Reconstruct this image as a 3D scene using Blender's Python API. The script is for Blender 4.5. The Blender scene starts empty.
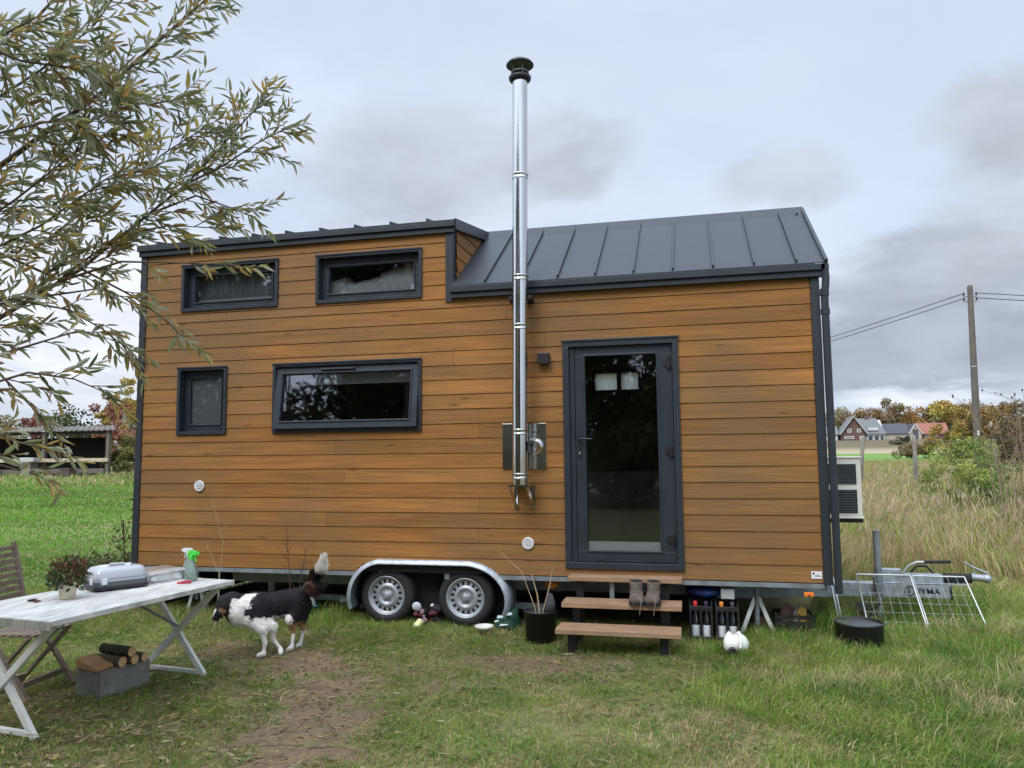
import bpy, bmesh, math, random
import numpy as np
from mathutils import Vector, Matrix
random.seed(7); rng = np.random.default_rng(7)
S = bpy.context.scene; COL = S.collection
PI = math.pi
def V(*a): return Vector(a)

# ------------------------------------------------------------------ materials
MATS = {}
def mat(name, col, rough=.6, metal=0., var=.18, scale=6., stretch=(1,1,1), bump=0., bscale=40., attr=None,
        tl=0., spec=.5, col2=None, detail=5., coat=0.):
    m = bpy.data.materials.new(name); m.use_nodes = True; nt = m.node_tree; N = nt.nodes; L = nt.links
    b = N['Principled BSDF']; b.inputs['Roughness'].default_value = rough; b.inputs['Metallic'].default_value = metal
    b.inputs['Specular IOR Level'].default_value = spec
    if coat: b.inputs['Coat Weight'].default_value = coat
    tc = N.new('ShaderNodeTexCoord'); mp = N.new('ShaderNodeMapping'); mp.inputs['Scale'].default_value = stretch
    L.new(tc.outputs['Object'], mp.inputs['Vector'])
    nz = N.new('ShaderNodeTexNoise'); nz.inputs['Scale'].default_value = scale; nz.inputs['Detail'].default_value = detail
    L.new(mp.outputs[0], nz.inputs['Vector'])
    rp = N.new('ShaderNodeValToRGB'); rp.color_ramp.elements[0].position = .3; rp.color_ramp.elements[1].position = .7
    c = Vector(col)
    d = Vector(col2) if col2 else c*(1+var)
    e = c if col2 else c*(1-var)
    rp.color_ramp.elements[0].color = (*e, 1); rp.color_ramp.elements[1].color = (*d, 1)
    L.new(nz.outputs['Fac'], rp.inputs[0]); out = rp.outputs[0]
    if attr:
        at = N.new('ShaderNodeAttribute'); at.attribute_name = attr
        mx = N.new('ShaderNodeMix'); mx.data_type = 'RGBA'; mx.blend_type = 'MULTIPLY'; mx.inputs[0].default_value = 1
        L.new(out, mx.inputs[6]); L.new(at.outputs['Color'], mx.inputs[7]); out = mx.outputs[2]
    L.new(out, b.inputs['Base Color'])
    # roughness wear
    mr = N.new('ShaderNodeMapRange'); mr.inputs[3].default_value = max(0, rough-.08); mr.inputs[4].default_value = min(1, rough+.1)
    L.new(nz.outputs['Fac'], mr.inputs[0]); L.new(mr.outputs[0], b.inputs['Roughness'])
    if bump:
        n2 = N.new('ShaderNodeTexNoise'); n2.inputs['Scale'].default_value = bscale; n2.inputs['Detail'].default_value = 4
        L.new(mp.outputs[0], n2.inputs['Vector'])
        bp = N.new('ShaderNodeBump'); bp.inputs['Strength'].default_value = bump; bp.inputs['Distance'].default_value = .01
        L.new(n2.outputs['Fac'], bp.inputs['Height']); L.new(bp.outputs[0], b.inputs['Normal'])
    if tl:
        t = N.new('ShaderNodeBsdfTranslucent'); L.new(out, t.inputs['Color'])
        ms = N.new('ShaderNodeMixShader'); ms.inputs[0].default_value = tl
        L.new(b.outputs[0], ms.inputs[1]); L.new(t.outputs[0], ms.inputs[2])
        L.new(ms.outputs[0], N['Material Output'].inputs['Surface'])
    MATS[name] = m; return m
def glassmat(name, tint, gain=1.7, milky=0., mcol=(.5,.53,.56)):
    m = bpy.data.materials.new(name); m.use_nodes = True; nt = m.node_tree; N = nt.nodes; L = nt.links
    N.remove(N['Principled BSDF'])
    tr = N.new('ShaderNodeBsdfTransparent'); tr.inputs[0].default_value = (*tint, 1)
    gl = N.new('ShaderNodeBsdfGlossy'); gl.inputs['Roughness'].default_value = .022; gl.inputs[0].default_value = (.95,.97,1,1)
    tc = N.new('ShaderNodeTexCoord'); nz = N.new('ShaderNodeTexNoise'); nz.inputs['Scale'].default_value = 2.2
    L.new(tc.outputs['Object'], nz.inputs['Vector'])
    bp = N.new('ShaderNodeBump'); bp.inputs['Strength'].default_value = .03; bp.inputs['Distance'].default_value = .03
    L.new(nz.outputs['Fac'], bp.inputs['Height']); L.new(bp.outputs[0], gl.inputs['Normal'])
    fr = N.new('ShaderNodeFresnel'); fr.inputs[0].default_value = 1.5
    mu = N.new('ShaderNodeMath'); mu.operation = 'MULTIPLY'; mu.inputs[1].default_value = gain; mu.use_clamp = True
    L.new(fr.outputs[0], mu.inputs[0])
    base = tr.outputs[0]
    if milky:
        df = N.new('ShaderNodeBsdfDiffuse'); df.inputs[0].default_value = (*mcol, 1)
        m0 = N.new('ShaderNodeMixShader'); m0.inputs[0].default_value = milky
        L.new(base, m0.inputs[1]); L.new(df.outputs[0], m0.inputs[2]); base = m0.outputs[0]
    ms = N.new('ShaderNodeMixShader'); L.new(mu.outputs[0], ms.inputs[0]); L.new(base, ms.inputs[1]); L.new(gl.outputs[0], ms.inputs[2])
    L.new(ms.outputs[0], N['Material Output'].inputs['Surface'])
    MATS[name] = m; return m

WOOD = mat('larch_cladding', (.288,.128,.033), .66, var=.22, scale=3.0, stretch=(.55,1,10), bump=.4, bscale=9, attr='tone', spec=.25)
def weather(m):
    nt=m.node_tree; N=nt.nodes; L=nt.links; b=N['Principled BSDF']; src=b.inputs['Base Color'].links[0].from_socket
    tc=N.new('ShaderNodeTexCoord')
    def nz(sc,st,d=5):
        mp=N.new('ShaderNodeMapping'); mp.inputs['Scale'].default_value=st; L.new(tc.outputs['Object'],mp.inputs[0]); n=N.new('ShaderNodeTexNoise'); n.inputs['Scale'].default_value=sc; n.inputs['Detail'].default_value=d; L.new(mp.outputs[0],n.inputs['Vector']); return n.outputs['Fac'],mp
    def ramp(v,a,b_,c,d):
        r=N.new('ShaderNodeMapRange'); L.new(v,r.inputs[0]); [setattr(r.inputs[i+1],'default_value',q) for i,q in enumerate((a,b_,c,d))]; return r.outputs[0]
    def mix(f,a,c):
        x=N.new('ShaderNodeMix'); x.data_type='RGBA'; L.new(f,x.inputs[0]); L.new(a,x.inputs[6]); x.inputs[7].default_value=(*c,1); return x.outputs[2]
    n1,_=nz(.62,(1,1,1.3),6); src=mix(ramp(n1,.42,.62,0,.70),src,(.172,.104,.046))     # greyed weathered patches
    n2,_=nz(2.2,(.5,1,7)); src=mix(ramp(n2,.54,.74,0,.20),src,(.17,.085,.03))      # darker grain streaks
    mp=N.new('ShaderNodeMapping'); mp.inputs['Scale'].default_value=(1.7,1,6.8); L.new(tc.outputs['Object'],mp.inputs[0])
    vo=N.new('ShaderNodeTexVoronoi'); vo.inputs['Scale'].default_value=1.; L.new(mp.outputs[0],vo.inputs['Vector'])
    src=mix(ramp(vo.outputs['Distance'],.05,.12,.6,0),src,(.085,.036,.014))          # knots
    L.new(src,b.inputs['Base Color'])
weather(WOOD)
ANTH = mat('anthracite_metal', (.020,.025,.032), .45, var=.12, scale=3, spec=.5)
ROOF = mat('anthracite_roof_sheet', (.030,.036,.042), .46, var=.22, scale=1.8, spec=.42, bump=.12, bscale=2.2)
UPVC = mat('anthracite_window_frame', (.022,.028,.037), .40, var=.10, scale=4)
GALV = mat('galvanised_steel', (.40,.43,.45), .48, metal=.65, var=.22, scale=14, bump=.05)
GALVD = mat('weathered_galvanised_steel', (.23,.25,.26), .6, metal=.4, var=.25, scale=10)
STEEL = mat('stainless_steel', (.56,.56,.55), .13, metal=1., var=.06, scale=5)
BLACKM = mat('black_metal', (.012,.012,.014), .45, var=.2)
RUBBER = mat('black_rubber', (.017,.017,.018), .75, var=.3, scale=12, bump=.2)
RIM = mat('silver_wheel_paint', (.36,.37,.39), .42, metal=.5, var=.12, scale=8)
INNER = mat('interior_board', (.16,.12,.08), .7, var=.15, stretch=(1,1,6))
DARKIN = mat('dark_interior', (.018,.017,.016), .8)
WHITE = mat('white_plastic', (.72,.73,.72), .4, var=.06)
CREAM = mat('cream_plastic', (.78,.76,.68), .45, var=.08)
BLACKP = mat('black_plastic', (.016,.017,.019), .42, var=.25)
GLASS = glassmat('window_glass', (.975,.98,.975), 1.5)
FROST = glassmat('frosted_glass', (.5,.52,.53), 1.0, .5, (.13,.14,.155))
BLIND = mat('white_blind', (.62,.64,.62), .8, var=.08, scale=5, stretch=(20,1,1), tl=.45)
NET = mat('grey_net_curtain', (.42,.45,.49), .9, var=.3, scale=6, stretch=(6,1,1), tl=.35)
TREAD = mat('step_timber', (.30,.185,.105), .6, var=.22, scale=4, stretch=(1,8,8), bump=.3, bscale=12)
TABLE = mat('weathered_white_paint', (.56,.55,.515), .6, var=.32, scale=6, stretch=(8,1.2,1), bump=.12, bscale=20, attr='tone')
TABLEG = mat('greyed_white_metal', (.60,.60,.56), .5, var=.14, scale=9)
TEAKG = mat('greyed_teak', (.21,.165,.125), .8, var=.28, scale=5, stretch=(1,6,6), bump=.3)
CONC = mat('grey_concrete', (.19,.185,.165), .95, var=.22, scale=14, bump=.5, bscale=60)
BARK = mat('grey_brown_bark', (.10,.075,.05), .9, var=.35, scale=20, stretch=(1,1,.4), bump=.7, bscale=30)
TWIG = mat('willow_twig_bark', (.085,.055,.032), .8, var=.3, scale=12)
LOGEND = mat('cut_log_end', (.52,.33,.16), .8, var=.2, scale=18)
LEAF = mat('leaf', (1,1,1), .55, var=.12, scale=9, attr='tone', tl=.30, spec=.4)
WLEAF = mat('willow_leaf',(1,1,1),.5,var=.15,scale=9,attr='tone',tl=.58,spec=.35)
FAR = mat('far_foliage', (1,1,1), .8, var=.1, scale=2, attr='tone', tl=.15, spec=.15)
GRASSM = mat('grass_blade', (1,1,1), .6, var=.08, scale=1.5, attr='tone', tl=.32, spec=.3)
FURM = mat('dog_fur', (1,1,1), .7, var=.1, scale=30, attr='tone', spec=.25)

# ------------------------------------------------------------------ scene helpers
BASE = {}
def tag(o, label=None, cat=None, group=None, kind=None):
    if label: o['label'] = label
    if cat: o['category'] = cat
    if group: o['group'] = group
    if kind: o['kind'] = kind
    return o
def thing(name, label, cat, loc=(0,0,0), rz=0., group=None, local=False, rx=0., ry=0.):
    o = bpy.data.objects.new(name, None); COL.objects.link(o); o.location = loc; o.rotation_euler = (rx,ry,rz)
    o.empty_display_size = .1
    BASE[o] = V(0,0,0) if local else V(*loc)
    return tag(o, label, cat, group)
def copy_tree(o, parent=None):
    c = o.copy(); COL.objects.link(c); c.parent = parent
    if o in BASE: BASE[c] = BASE[o]
    for ch in list(o.children): copy_tree(ch, c)
    return c

class MB:
    def __init__(s): s.v=[]; s.f=[]; s.mi=[]; s.sm=[]; s.t=[]; s.cur=0; s.tone=(1,1,1)
    def add(s, vs, fs, smooth=False):
        o=len(s.v); s.v += [tuple(v) for v in vs]
        for f in fs: s.f.append([o+i for i in f]); s.mi.append(s.cur); s.sm.append(smooth); s.t.append(s.tone)
    def box(s, x0,x1,y0,y1,z0,z1):
        if x1<x0: x0,x1=x1,x0
        if y1<y0: y0,y1=y1,y0
        if z1<z0: z0,z1=z1,z0
        s.add([(x0,y0,z0),(x1,y0,z0),(x1,y1,z0),(x0,y1,z0),(x0,y0,z1),(x1,y0,z1),(x1,y1,z1),(x0,y1,z1)],
              [(3,2,1,0),(4,5,6,7),(0,1,5,4),(1,2,6,5),(2,3,7,6),(3,0,4,7)])
    def hexa(s, P): s.add(P, [(3,2,1,0),(4,5,6,7),(0,1,5,4),(1,2,6,5),(2,3,7,6),(3,0,4,7)])
    def bar(s, p, q, w, h, up=(0,0,1)):
        p,q=V(*p),V(*q); d=(q-p).normalized(); up=V(*up)
        if abs(d.dot(up))>.98: up=V(0,1,0)
        a=d.cross(up).normalized()*w/2; b=a.cross(d).normalized()*h/2
        s.hexa([p-a-b,q-a-b,q+a-b,p+a-b,p-a+b,q-a+b,q+a+b,p+a+b])
    def tube(s, pts, r, n=8, cap=True, smooth=True):
        pts=[V(*p) for p in pts]; k=len(pts)
        rs=r if isinstance(r,(list,tuple)) else [r]*k
        prev=None; vs=[]
        for i,p in enumerate(pts):
            d=(pts[min(i+1,k-1)]-pts[max(i-1,0)]).normalized()
            if prev is None:
                a=d.cross(V(0,0,1));  a = a if a.length>.05 else d.cross(V(0,1,0))
            else: a=prev-d*prev.dot(d)
            a.normalize(); prev=a; b=d.cross(a)
            for j in range(n):
                t=2*PI*j/n; vs.append(p+(a*math.cos(t)+b*math.sin(t))*rs[i])
        fs=[]
        for i in range(k-1):
            for j in range(n):
                j2=(j+1)%n; fs.append((i*n+j,i*n+j2,(i+1)*n+j2,(i+1)*n+j))
        s.add(vs,fs,smooth)
        if cap:
            s.add(vs[:n],[tuple(range(n-1,-1,-1))]); s.add(vs[-n:],[tuple(range(n))])
    def lathe(s, prof, c=(0,0,0), n=24, axis='z', smooth=True, squash=1., arc=2*PI, start=0.):
        vs=[]; k=len(prof); full=abs(arc-2*PI)<1e-6; m=n if full else n+1
        for (r,h) in prof:
            for j in range(m):
                t=start+arc*j/n; x,y=r*math.cos(t),r*math.sin(t)*squash
                if axis=='z': q=(c[0]+x,c[1]+y,c[2]+h)
                elif axis=='y': q=(c[0]+x,c[1]+h,c[2]+y)
                else: q=(c[0]+h,c[1]+x,c[2]+y)
                vs.append(q)
        fs=[]
        for i in range(k-1):
            for j in range(n):
                j2=(j+1)%m; fs.append((i*m+j,i*m+j2,(i+1)*m+j2,(i+1)*m+j))
        s.add(vs,fs,smooth)
    def loft(s, secs, n=14, cap=True):
        vs=[]
        for (c,a,b) in secs:
            c,a,b=V(*c),V(*a),V(*b)
            for j in range(n):
                t=2*PI*j/n; vs.append(c+a*math.cos(t)+b*math.sin(t))
        k=len(secs); fs=[]
        for i in range(k-1):
            for j in range(n):
                j2=(j+1)%n; fs.append((i*n+j,i*n+j2,(i+1)*n+j2,(i+1)*n+j))
        if cap: fs += [tuple(range(n-1,-1,-1)), tuple(range((k-1)*n,k*n))]
        s.add(vs,fs,True)
    def ball(s, c, r, n=10, sq=(1,1,1)):
        prof=[(max(1e-4,math.sin(PI*i/n)*r),-math.cos(PI*i/n)*r) for i in range(n+1)]
        o=len(s.v); s.lathe(prof,(0,0,0),n+4)
        for i in range(o,len(s.v)):
            x,y,z=s.v[i]; s.v[i]=(c[0]+x*sq[0],c[1]+y*sq[1],c[2]+z*sq[2])
    def poly(s, pts): s.add(pts,[tuple(range(len(pts)))])
    def prism(s, poly, d):   # extrude a planar polygon along vector d
        n=len(poly); d=V(*d); a=[V(*p) for p in poly]; b=[p+d for p in a]
        s.add(a+b, [tuple(range(n-1,-1,-1)), tuple(range(n,2*n))]+[(i,(i+1)%n,n+(i+1)%n,n+i) for i in range(n)])
    def build(s, name, mats, parent=None, base=None, bevel=0., seg=2, loc=None, recalc=True):
        mats = mats if isinstance(mats,(list,tuple)) else [mats]
        off = base if base is not None else (BASE[parent] if parent is not None else V(0,0,0))
        if parent is None and loc is not None: off=V(*loc)
        me=bpy.data.meshes.new(name); me.from_pydata([(v[0]-off[0],v[1]-off[1],v[2]-off[2]) for v in s.v],[],s.f)
        for m in mats: me.materials.append(m)
        me.polygons.foreach_set('material_index',s.mi); me.polygons.foreach_set('use_smooth',s.sm)
        if any(t!=(1,1,1) for t in s.t) or any(m in (WLEAF,WOOD,TABLE,LEAF,FAR,GRASSM,FURM) for m in mats):
            a=me.attributes.new('tone','FLOAT_COLOR','CORNER'); arr=[]
            for f,t in zip(s.f,s.t): arr += [t[0],t[1],t[2],1.]*len(f)
            a.data.foreach_set('color',arr)
        if recalc:
            bm=bmesh.new(); bm.from_mesh(me); bmesh.ops.recalc_face_normals(bm,faces=bm.faces); bm.to_mesh(me); bm.free()
        o=bpy.data.objects.new(name,me); COL.objects.link(o)
        BASE[o]=V(*off)
        if parent is not None: o.parent=parent
        else: o.location=off
        if bevel:
            b=o.modifiers.new('bevel','BEVEL'); b.width=bevel; b.segments=seg; b.limit_method='ANGLE'; b.angle_limit=math.radians(40)
        return o
def part(name, mats, parent, bevel=0., **boxes): pass
def boxpart(name, m, parent, *bxs, bevel=0.):
    b=MB()
    for x in bxs: b.box(*x)
    return b.build(name,m,parent,bevel=bevel)

def fastmesh(name, verts, faces_n, loops, cols, m, parent=None, off=(0,0,0), smooth=False, loc=None):
    """verts (N,3), faces_n list of corner counts, loops flat indices, cols (N,3) per vertex"""
    me=bpy.data.meshes.new(name); off=np.array(off,float)
    if parent is not None: off=np.array(BASE[parent])
    if loc is not None: off=np.array(loc,float)
    me.vertices.add(len(verts)); me.vertices.foreach_set('co',(verts-off).astype(np.float32).ravel())
    me.loops.add(len(loops)); me.loops.foreach_set('vertex_index',loops.astype(np.int32))
    me.polygons.add(len(faces_n)); st=np.concatenate([[0],np.cumsum(faces_n)[:-1]])
    me.polygons.foreach_set('loop_start',st.astype(np.int32))
    me.polygons.foreach_set('use_smooth',np.full(len(faces_n),smooth))
    me.update(calc_edges=True)
    a=me.attributes.new('tone','FLOAT_COLOR','POINT')
    c4=np.ones((len(verts),4),np.float32); c4[:,:3]=cols; a.data.foreach_set('color',c4.ravel())
    me.materials.append(m); me.validate()
    o=bpy.data.objects.new(name,me); COL.objects.link(o); BASE[o]=V(*off)
    if parent is not None: o.parent=parent
    elif loc is not None: o.location=loc
    return o

def nrm(a): return a/np.maximum(1e-9,np.linalg.norm(a,axis=1,keepdims=True))
def leaves(name, c, d, n, ln, wd, col, m, parent=None, fold=.25, droop=.1, loc=None):
    """folded lens shaped leaves: base c, direction d, normal hint n, length ln, width wd"""
    d=nrm(d); n=nrm(n-d*np.sum(n*d,1,keepdims=True)); s=np.cross(d,n); N=len(c)
    ln=ln[:,None]; w=wd[:,None]/2; dn=-n*ln*droop
    P=np.stack([c, c+d*ln*.3+s*w+n*w*fold, c+d*ln*.68+s*w*.8+n*w*fold+dn*.5, c+d*ln+dn*1.2,
                c+d*ln*.68-s*w*.8+n*w*fold+dn*.5, c+d*ln*.3-s*w+n*w*fold],1).reshape(-1,3)
    b=(np.arange(N)*6)[:,None]
    lo=np.concatenate([b+np.array([[0,1,2,3]]), b+np.array([[0,3,4,5]])],1).ravel()
    return fastmesh(name,P,np.full(2*N,4),lo,np.repeat(col,6,0),m,parent,loc=loc)
def blades(name, p, h, w, lean, az, col, m, parent=None, tipcol=1.15, loc=None):
    N=len(p); a2=rng.uniform(0,2*PI,N)
    s=np.stack([np.cos(a2),np.sin(a2),np.zeros(N)],1)*(w/2)[:,None]
    l=np.stack([np.cos(az),np.sin(az),np.zeros(N)],1)
    up=np.array([0,0,1.])
    mid=p+up*(h*.55*np.sqrt(np.maximum(.05,1-(lean*.5)**2)))[:,None]+l*(h*lean*.35)[:,None]
    tip=p+up*(h*np.sqrt(np.maximum(.02,1-np.minimum(lean,.99)**2)))[:,None]+l*(h*lean)[:,None]
    P=np.stack([p-s,p+s,mid+s*.75,mid-s*.75,tip],1).reshape(-1,3)
    b=(np.arange(N)*5)[:,None]
    lo=np.concatenate([b+np.array([[0,1,2,3]]), b+np.array([[3,2,4]])],1).ravel()
    fn=np.tile([4,3],N)
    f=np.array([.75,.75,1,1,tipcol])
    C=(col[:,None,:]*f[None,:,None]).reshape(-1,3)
    return fastmesh(name,P,fn,lo,C,m,parent,loc=loc)

# value noise
_tab=rng.random((256,256))
def vn(x,y,sc=1.,o=0.):
    x=np.asarray(x,float)/sc+37.1+o; y=np.asarray(y,float)/sc+91.7+o*1.7
    xi=np.floor(x).astype(int); yi=np.floor(y).astype(int); fx=x-xi; fy=y-yi
    fx=fx*fx*(3-2*fx); fy=fy*fy*(3-2*fy)
    g=lambda a,b:_tab[a%256,b%256]
    return (g(xi,yi)*(1-fx)+g(xi+1,yi)*fx)*(1-fy)+(g(xi,yi+1)*(1-fx)+g(xi+1,yi+1)*fx)*fy
def fbm(x,y,sc=1.,o=0.): return .5*vn(x,y,sc,o)+.28*vn(x,y,sc/2.1,o+5)+.15*vn(x,y,sc/4.3,o+11)+.07*vn(x,y,sc/9,o+17)

# ------------------------------------------------------------------ camera
CAM=V(6.0537,-7.3328,1.6965)
yaw,pitch,roll=math.radians(13.3553),math.radians(5.31446),math.radians(-.58273)
fw=V(-math.sin(yaw)*math.cos(pitch),math.cos(yaw)*math.cos(pitch),math.sin(pitch))
r0=V(math.cos(yaw),math.sin(yaw),0); u0=r0.cross(fw)
rr=r0*math.cos(roll)+u0*math.sin(roll); uu=-r0*math.sin(roll)+u0*math.cos(roll)
cd=bpy.data.cameras.new('camera'); co=bpy.data.objects.new('camera',cd); COL.objects.link(co)
co.matrix_world=Matrix(((rr.x,uu.x,-fw.x,CAM.x),(rr.y,uu.y,-fw.y,CAM.y),(rr.z,uu.z,-fw.z,CAM.z),(0,0,0,1)))
cd.sensor_width=36; cd.lens=765.55/1024*36; cd.clip_end=6000; cd.clip_start=.05
S.camera=co

# ------------------------------------------------------------------ world and sun
SUN_EL,SUN_AZ=math.radians(48),math.radians(200)   # azimuth clockwise from +Y: behind the photographer, a little to the left
sd=V(math.sin(SUN_AZ)*math.cos(SUN_EL),math.cos(SUN_AZ)*math.cos(SUN_EL),math.sin(SUN_EL))
W=bpy.data.worlds.new('World'); S.world=W; W.use_nodes=True
nt=W.node_tree; N=nt.nodes; L=nt.links
bg=N['Background']; bg.inputs['Strength'].default_value=.1
def link(a,i):
    if isinstance(a,(int,float)): i.default_value=a
    elif isinstance(a,(tuple,list)): i.default_value=a
    else: L.new(a,i)
def M(op,a,b=0.,c=None,clamp=False):
    n=N.new('ShaderNodeMath'); n.operation=op; n.use_clamp=clamp; link(a,n.inputs[0]); link(b,n.inputs[1])
    if c is not None: link(c,n.inputs[2])
    return n.outputs[0]
def MR(v,a,b,c,d):
    n=N.new('ShaderNodeMapRange'); n.interpolation_type='SMOOTHSTEP'; link(v,n.inputs[0])
    for i,q in enumerate((a,b,c,d)): n.inputs[i+1].default_value=q
    return n.outputs[0]
def MIX(f,a,b):
    n=N.new('ShaderNodeMix'); n.data_type='RGBA'; link(f,n.inputs[0]); link(a,n.inputs[6]); link(b,n.inputs[7]); return n.outputs[2]
def NOISE(vec,scale,detail=6.,rough=.55,dist=0.):
    n=N.new('ShaderNodeTexNoise'); n.inputs['Scale'].default_value=scale; n.inputs['Detail'].default_value=detail
    n.inputs['Roughness'].default_value=rough; n.inputs['Distortion'].default_value=dist; L.new(vec,n.inputs['Vector']); return n.outputs['Fac']
sky=N.new('ShaderNodeTexSky'); sky.sky_type='NISHITA'; sky.sun_disc=False; sky.sun_elevation=SUN_EL; sky.sun_rotation=SUN_AZ
tc=N.new('ShaderNodeTexCoord'); dirv=tc.outputs['Generated']
sx=N.new('ShaderNodeSeparateXYZ'); L.new(dirv,sx.inputs[0]); X_,Y_,Z_=sx.outputs
zp=M('MAXIMUM',Z_,0.)
den=M('ADD',zp,.22)
cx=N.new('ShaderNodeCombineXYZ'); L.new(M('DIVIDE',X_,den),cx.inputs[0]); L.new(M('DIVIDE',Y_,den),cx.inputs[1]); cx.inputs[2].default_value=3.3
n1=NOISE(cx.outputs[0],.85,8,.55,.3); n2=NOISE(cx.outputs[0],2.6,7,.6,.2)
n3=NOISE(cx.outputs[0],3.4,6,.52,.2); az=M('ARCTAN2',X_,Y_); el=M('ARCSINE',Z_)
nd=M('SUBTRACT',NOISE(cx.outputs[0],3.2,8,.62),.5); nd2=M('SUBTRACT',NOISE(cx.outputs[0],4.1,8,.62,.3),.5)
def blob(a0,e0,ra,re,soft=.55,k=1.7):
    da=M('DIVIDE',M('SUBTRACT',az,a0),ra); de=M('DIVIDE',M('SUBTRACT',el,e0),re)
    da=M('ADD',da,M('MULTIPLY',nd,k)); de=M('ADD',de,M('MULTIPLY',nd2,k))
    r=M('SQRT',M('ADD',M('MULTIPLY',da,da),M('MULTIPLY',de,de)))
    return MR(r,soft,1.1,1.,0.)
def ae(px,py):
    d=(rr*(px-512)+uu*(384-py)+fw*765.55).normalized(); return math.atan2(d.x,d.y),math.asin(d.z)
ns=N.new('ShaderNodeVectorMath'); ns.operation='SCALE'; L.new(sky.outputs[0],ns.inputs[0]); ns.inputs[3].default_value=.09
clear=MIX(.76,ns.outputs[0],(.60,.68,.83,1))
skycol=MIX(MR(n1,.42,.66,0.,.7),clear,(.60,.66,.77,1))
skycol=MIX(MR(el,.02,.26,.6,0.),skycol,(.50,.55,.64,1))
skycol=MIX(M('MULTIPLY',MR(n2,.35,.7,.0,.45),MR(el,.12,.42,1.,.25)),skycol,(.44,.48,.56,1))
for (px,py,ra,re,c_,s_,so_) in [(425,168,.21,.105,(.425,.460,.530),.88,.40),(550,158,.11,.065,(.43,.465,.54),.85,.35),
      (790,180,.10,.04,(.44,.48,.56),.8,.45),(1020,115,.09,.075,(.41,.44,.50),.9,.5),(985,270,.19,.065,(.36,.395,.46),.9,.5),
      (930,350,.30,.062,(.335,.37,.44),.9,.5),(905,398,.085,.018,(.66,.71,.79),.9,.3),(300,120,.12,.1,(.60,.68,.83),.5,.2),
      (1130,200,.22,.12,(.46,.50,.56),.7,.3),(90,300,.2,.16,(.74,.77,.82),.8,.3)]:
    a0,e0=ae(px,py); skycol=MIX(M('MULTIPLY',blob(a0,e0,ra,re,so_),s_),skycol,MIX(MR(n3,.34,.68,0.,1.),(*[q*.92 for q in c_],1),(*[q*1.14 for q in c_],1)))
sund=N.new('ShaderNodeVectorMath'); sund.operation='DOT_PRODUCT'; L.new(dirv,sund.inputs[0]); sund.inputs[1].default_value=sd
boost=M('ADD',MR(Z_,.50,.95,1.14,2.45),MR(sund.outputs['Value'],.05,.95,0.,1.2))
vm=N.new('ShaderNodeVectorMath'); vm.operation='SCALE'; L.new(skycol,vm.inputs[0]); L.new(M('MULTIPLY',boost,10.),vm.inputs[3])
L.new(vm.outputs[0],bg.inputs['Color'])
sl=bpy.data.lights.new('sun','SUN'); so=bpy.data.objects.new('sun',sl); COL.objects.link(so)
sl.energy=1.5; sl.angle=math.radians(24); sl.color=(1,.96,.9); so.rotation_euler=sd.to_track_quat('Z','Y').to_euler()
vs=S.view_settings; vs.view_transform='Standard'; vs.look='None'; vs.exposure=.2; vs.gamma=1.; vs.use_curve_mapping=False
# ------------------------------------------------------------------ terrain
def terr(x,y):
    x=np.asarray(x,float); y=np.asarray(y,float)
    z=np.interp(y,[-4000,6,14,26,60,110,150,185,260,330,4000],[0,0,.16,.42,.9,1.25,1.7,4.0,7.0,8.5,9.])
    near=np.clip((30-np.hypot(x-4,y))/20,0,1)
    return z+(fbm(x,y,1.7)-.5)*.07*near+(fbm(x,y,.35,3)-.5)*.025*near*np.clip(1-y/8,0,1)
def tz(x,y): return float(terr(np.array([x]),np.array([y]))[0])
DIRT=[(2.75,-1.35,.75,.45,1.0),(3.25,-2.0,.55,.6,1.),(3.6,-2.75,.42,.7,1.1),(3.9,-3.5,.45,.7,1.1),(4.0,-4.4,.5,.8,1.0),(1.8,-1.2,.8,.5,.65),(4.9,-1.05,.85,.33,1.0),(5.4,-1.0,.5,.25,.8),
      (1.5,-2.9,.5,.5,.6),(2.6,-3.5,.55,.45,.55),(3.9,-1.3,.6,.35,.5),(1.6,-.5,1.2,.4,.35),(4.9,-2.5,.5,.25,.25),(4.4,-1.75,.6,.25,.4),(5.2,-3.2,.35,.2,.3)]
def dirt(x,y):
    x=np.asarray(x,float); y=np.asarray(y,float); d=np.zeros_like(x)
    wx=x+(fbm(x,y,.8,21)-.5)*.9; wy=y+(fbm(x,y,.8,33)-.5)*.7
    for (a,b,ra,rb,s) in DIRT:
        d=np.maximum(d,s*np.clip(1.35-np.hypot((wx-a)/ra,(wy-b)/rb),0,1))
    d=d*1.05+(fbm(x,y,.28,7)-.5)*.9-.05
    d=d-.55*np.clip((fbm(x,y,.13,44)-.45)*4,0,1)*(d<.95)
    return np.clip(d,0,1)
def axis(a0,a1,st,far,gr=1.09):
    a=list(np.arange(a0,a1+1e-6,st)); s=st; lo=[]; x=a0
    while x>-far: s*=gr; x-=s; lo.append(x)
    s=st; hi=[]; x=a[-1]
    while x<far: s*=gr; x+=s; hi.append(x)
    return np.array(lo[::-1]+a+hi)
xs=axis(-1,9,.05,4200); ys=axis(-5.5,1.5,.05,4200)
gx,gy=np.meshgrid(xs,ys); nx,ny=len(xs),len(ys)
gz=terr(gx,gy); dm=dirt(gx,gy)
n_a=fbm(gx,gy,.9,2)[...,None]; n_b=fbm(gx,gy,6.,8)[...,None]; n_c=fbm(gx,gy,.16,14)[...,None]
soil=np.array([.165,.120,.072])*(.75+.5*n_c); thatch=np.array([.150,.140,.060])*(.6+.8*n_c)*(.8+.4*n_a)
gcol=thatch*(1-dm[...,None])+soil*dm[...,None]
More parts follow.
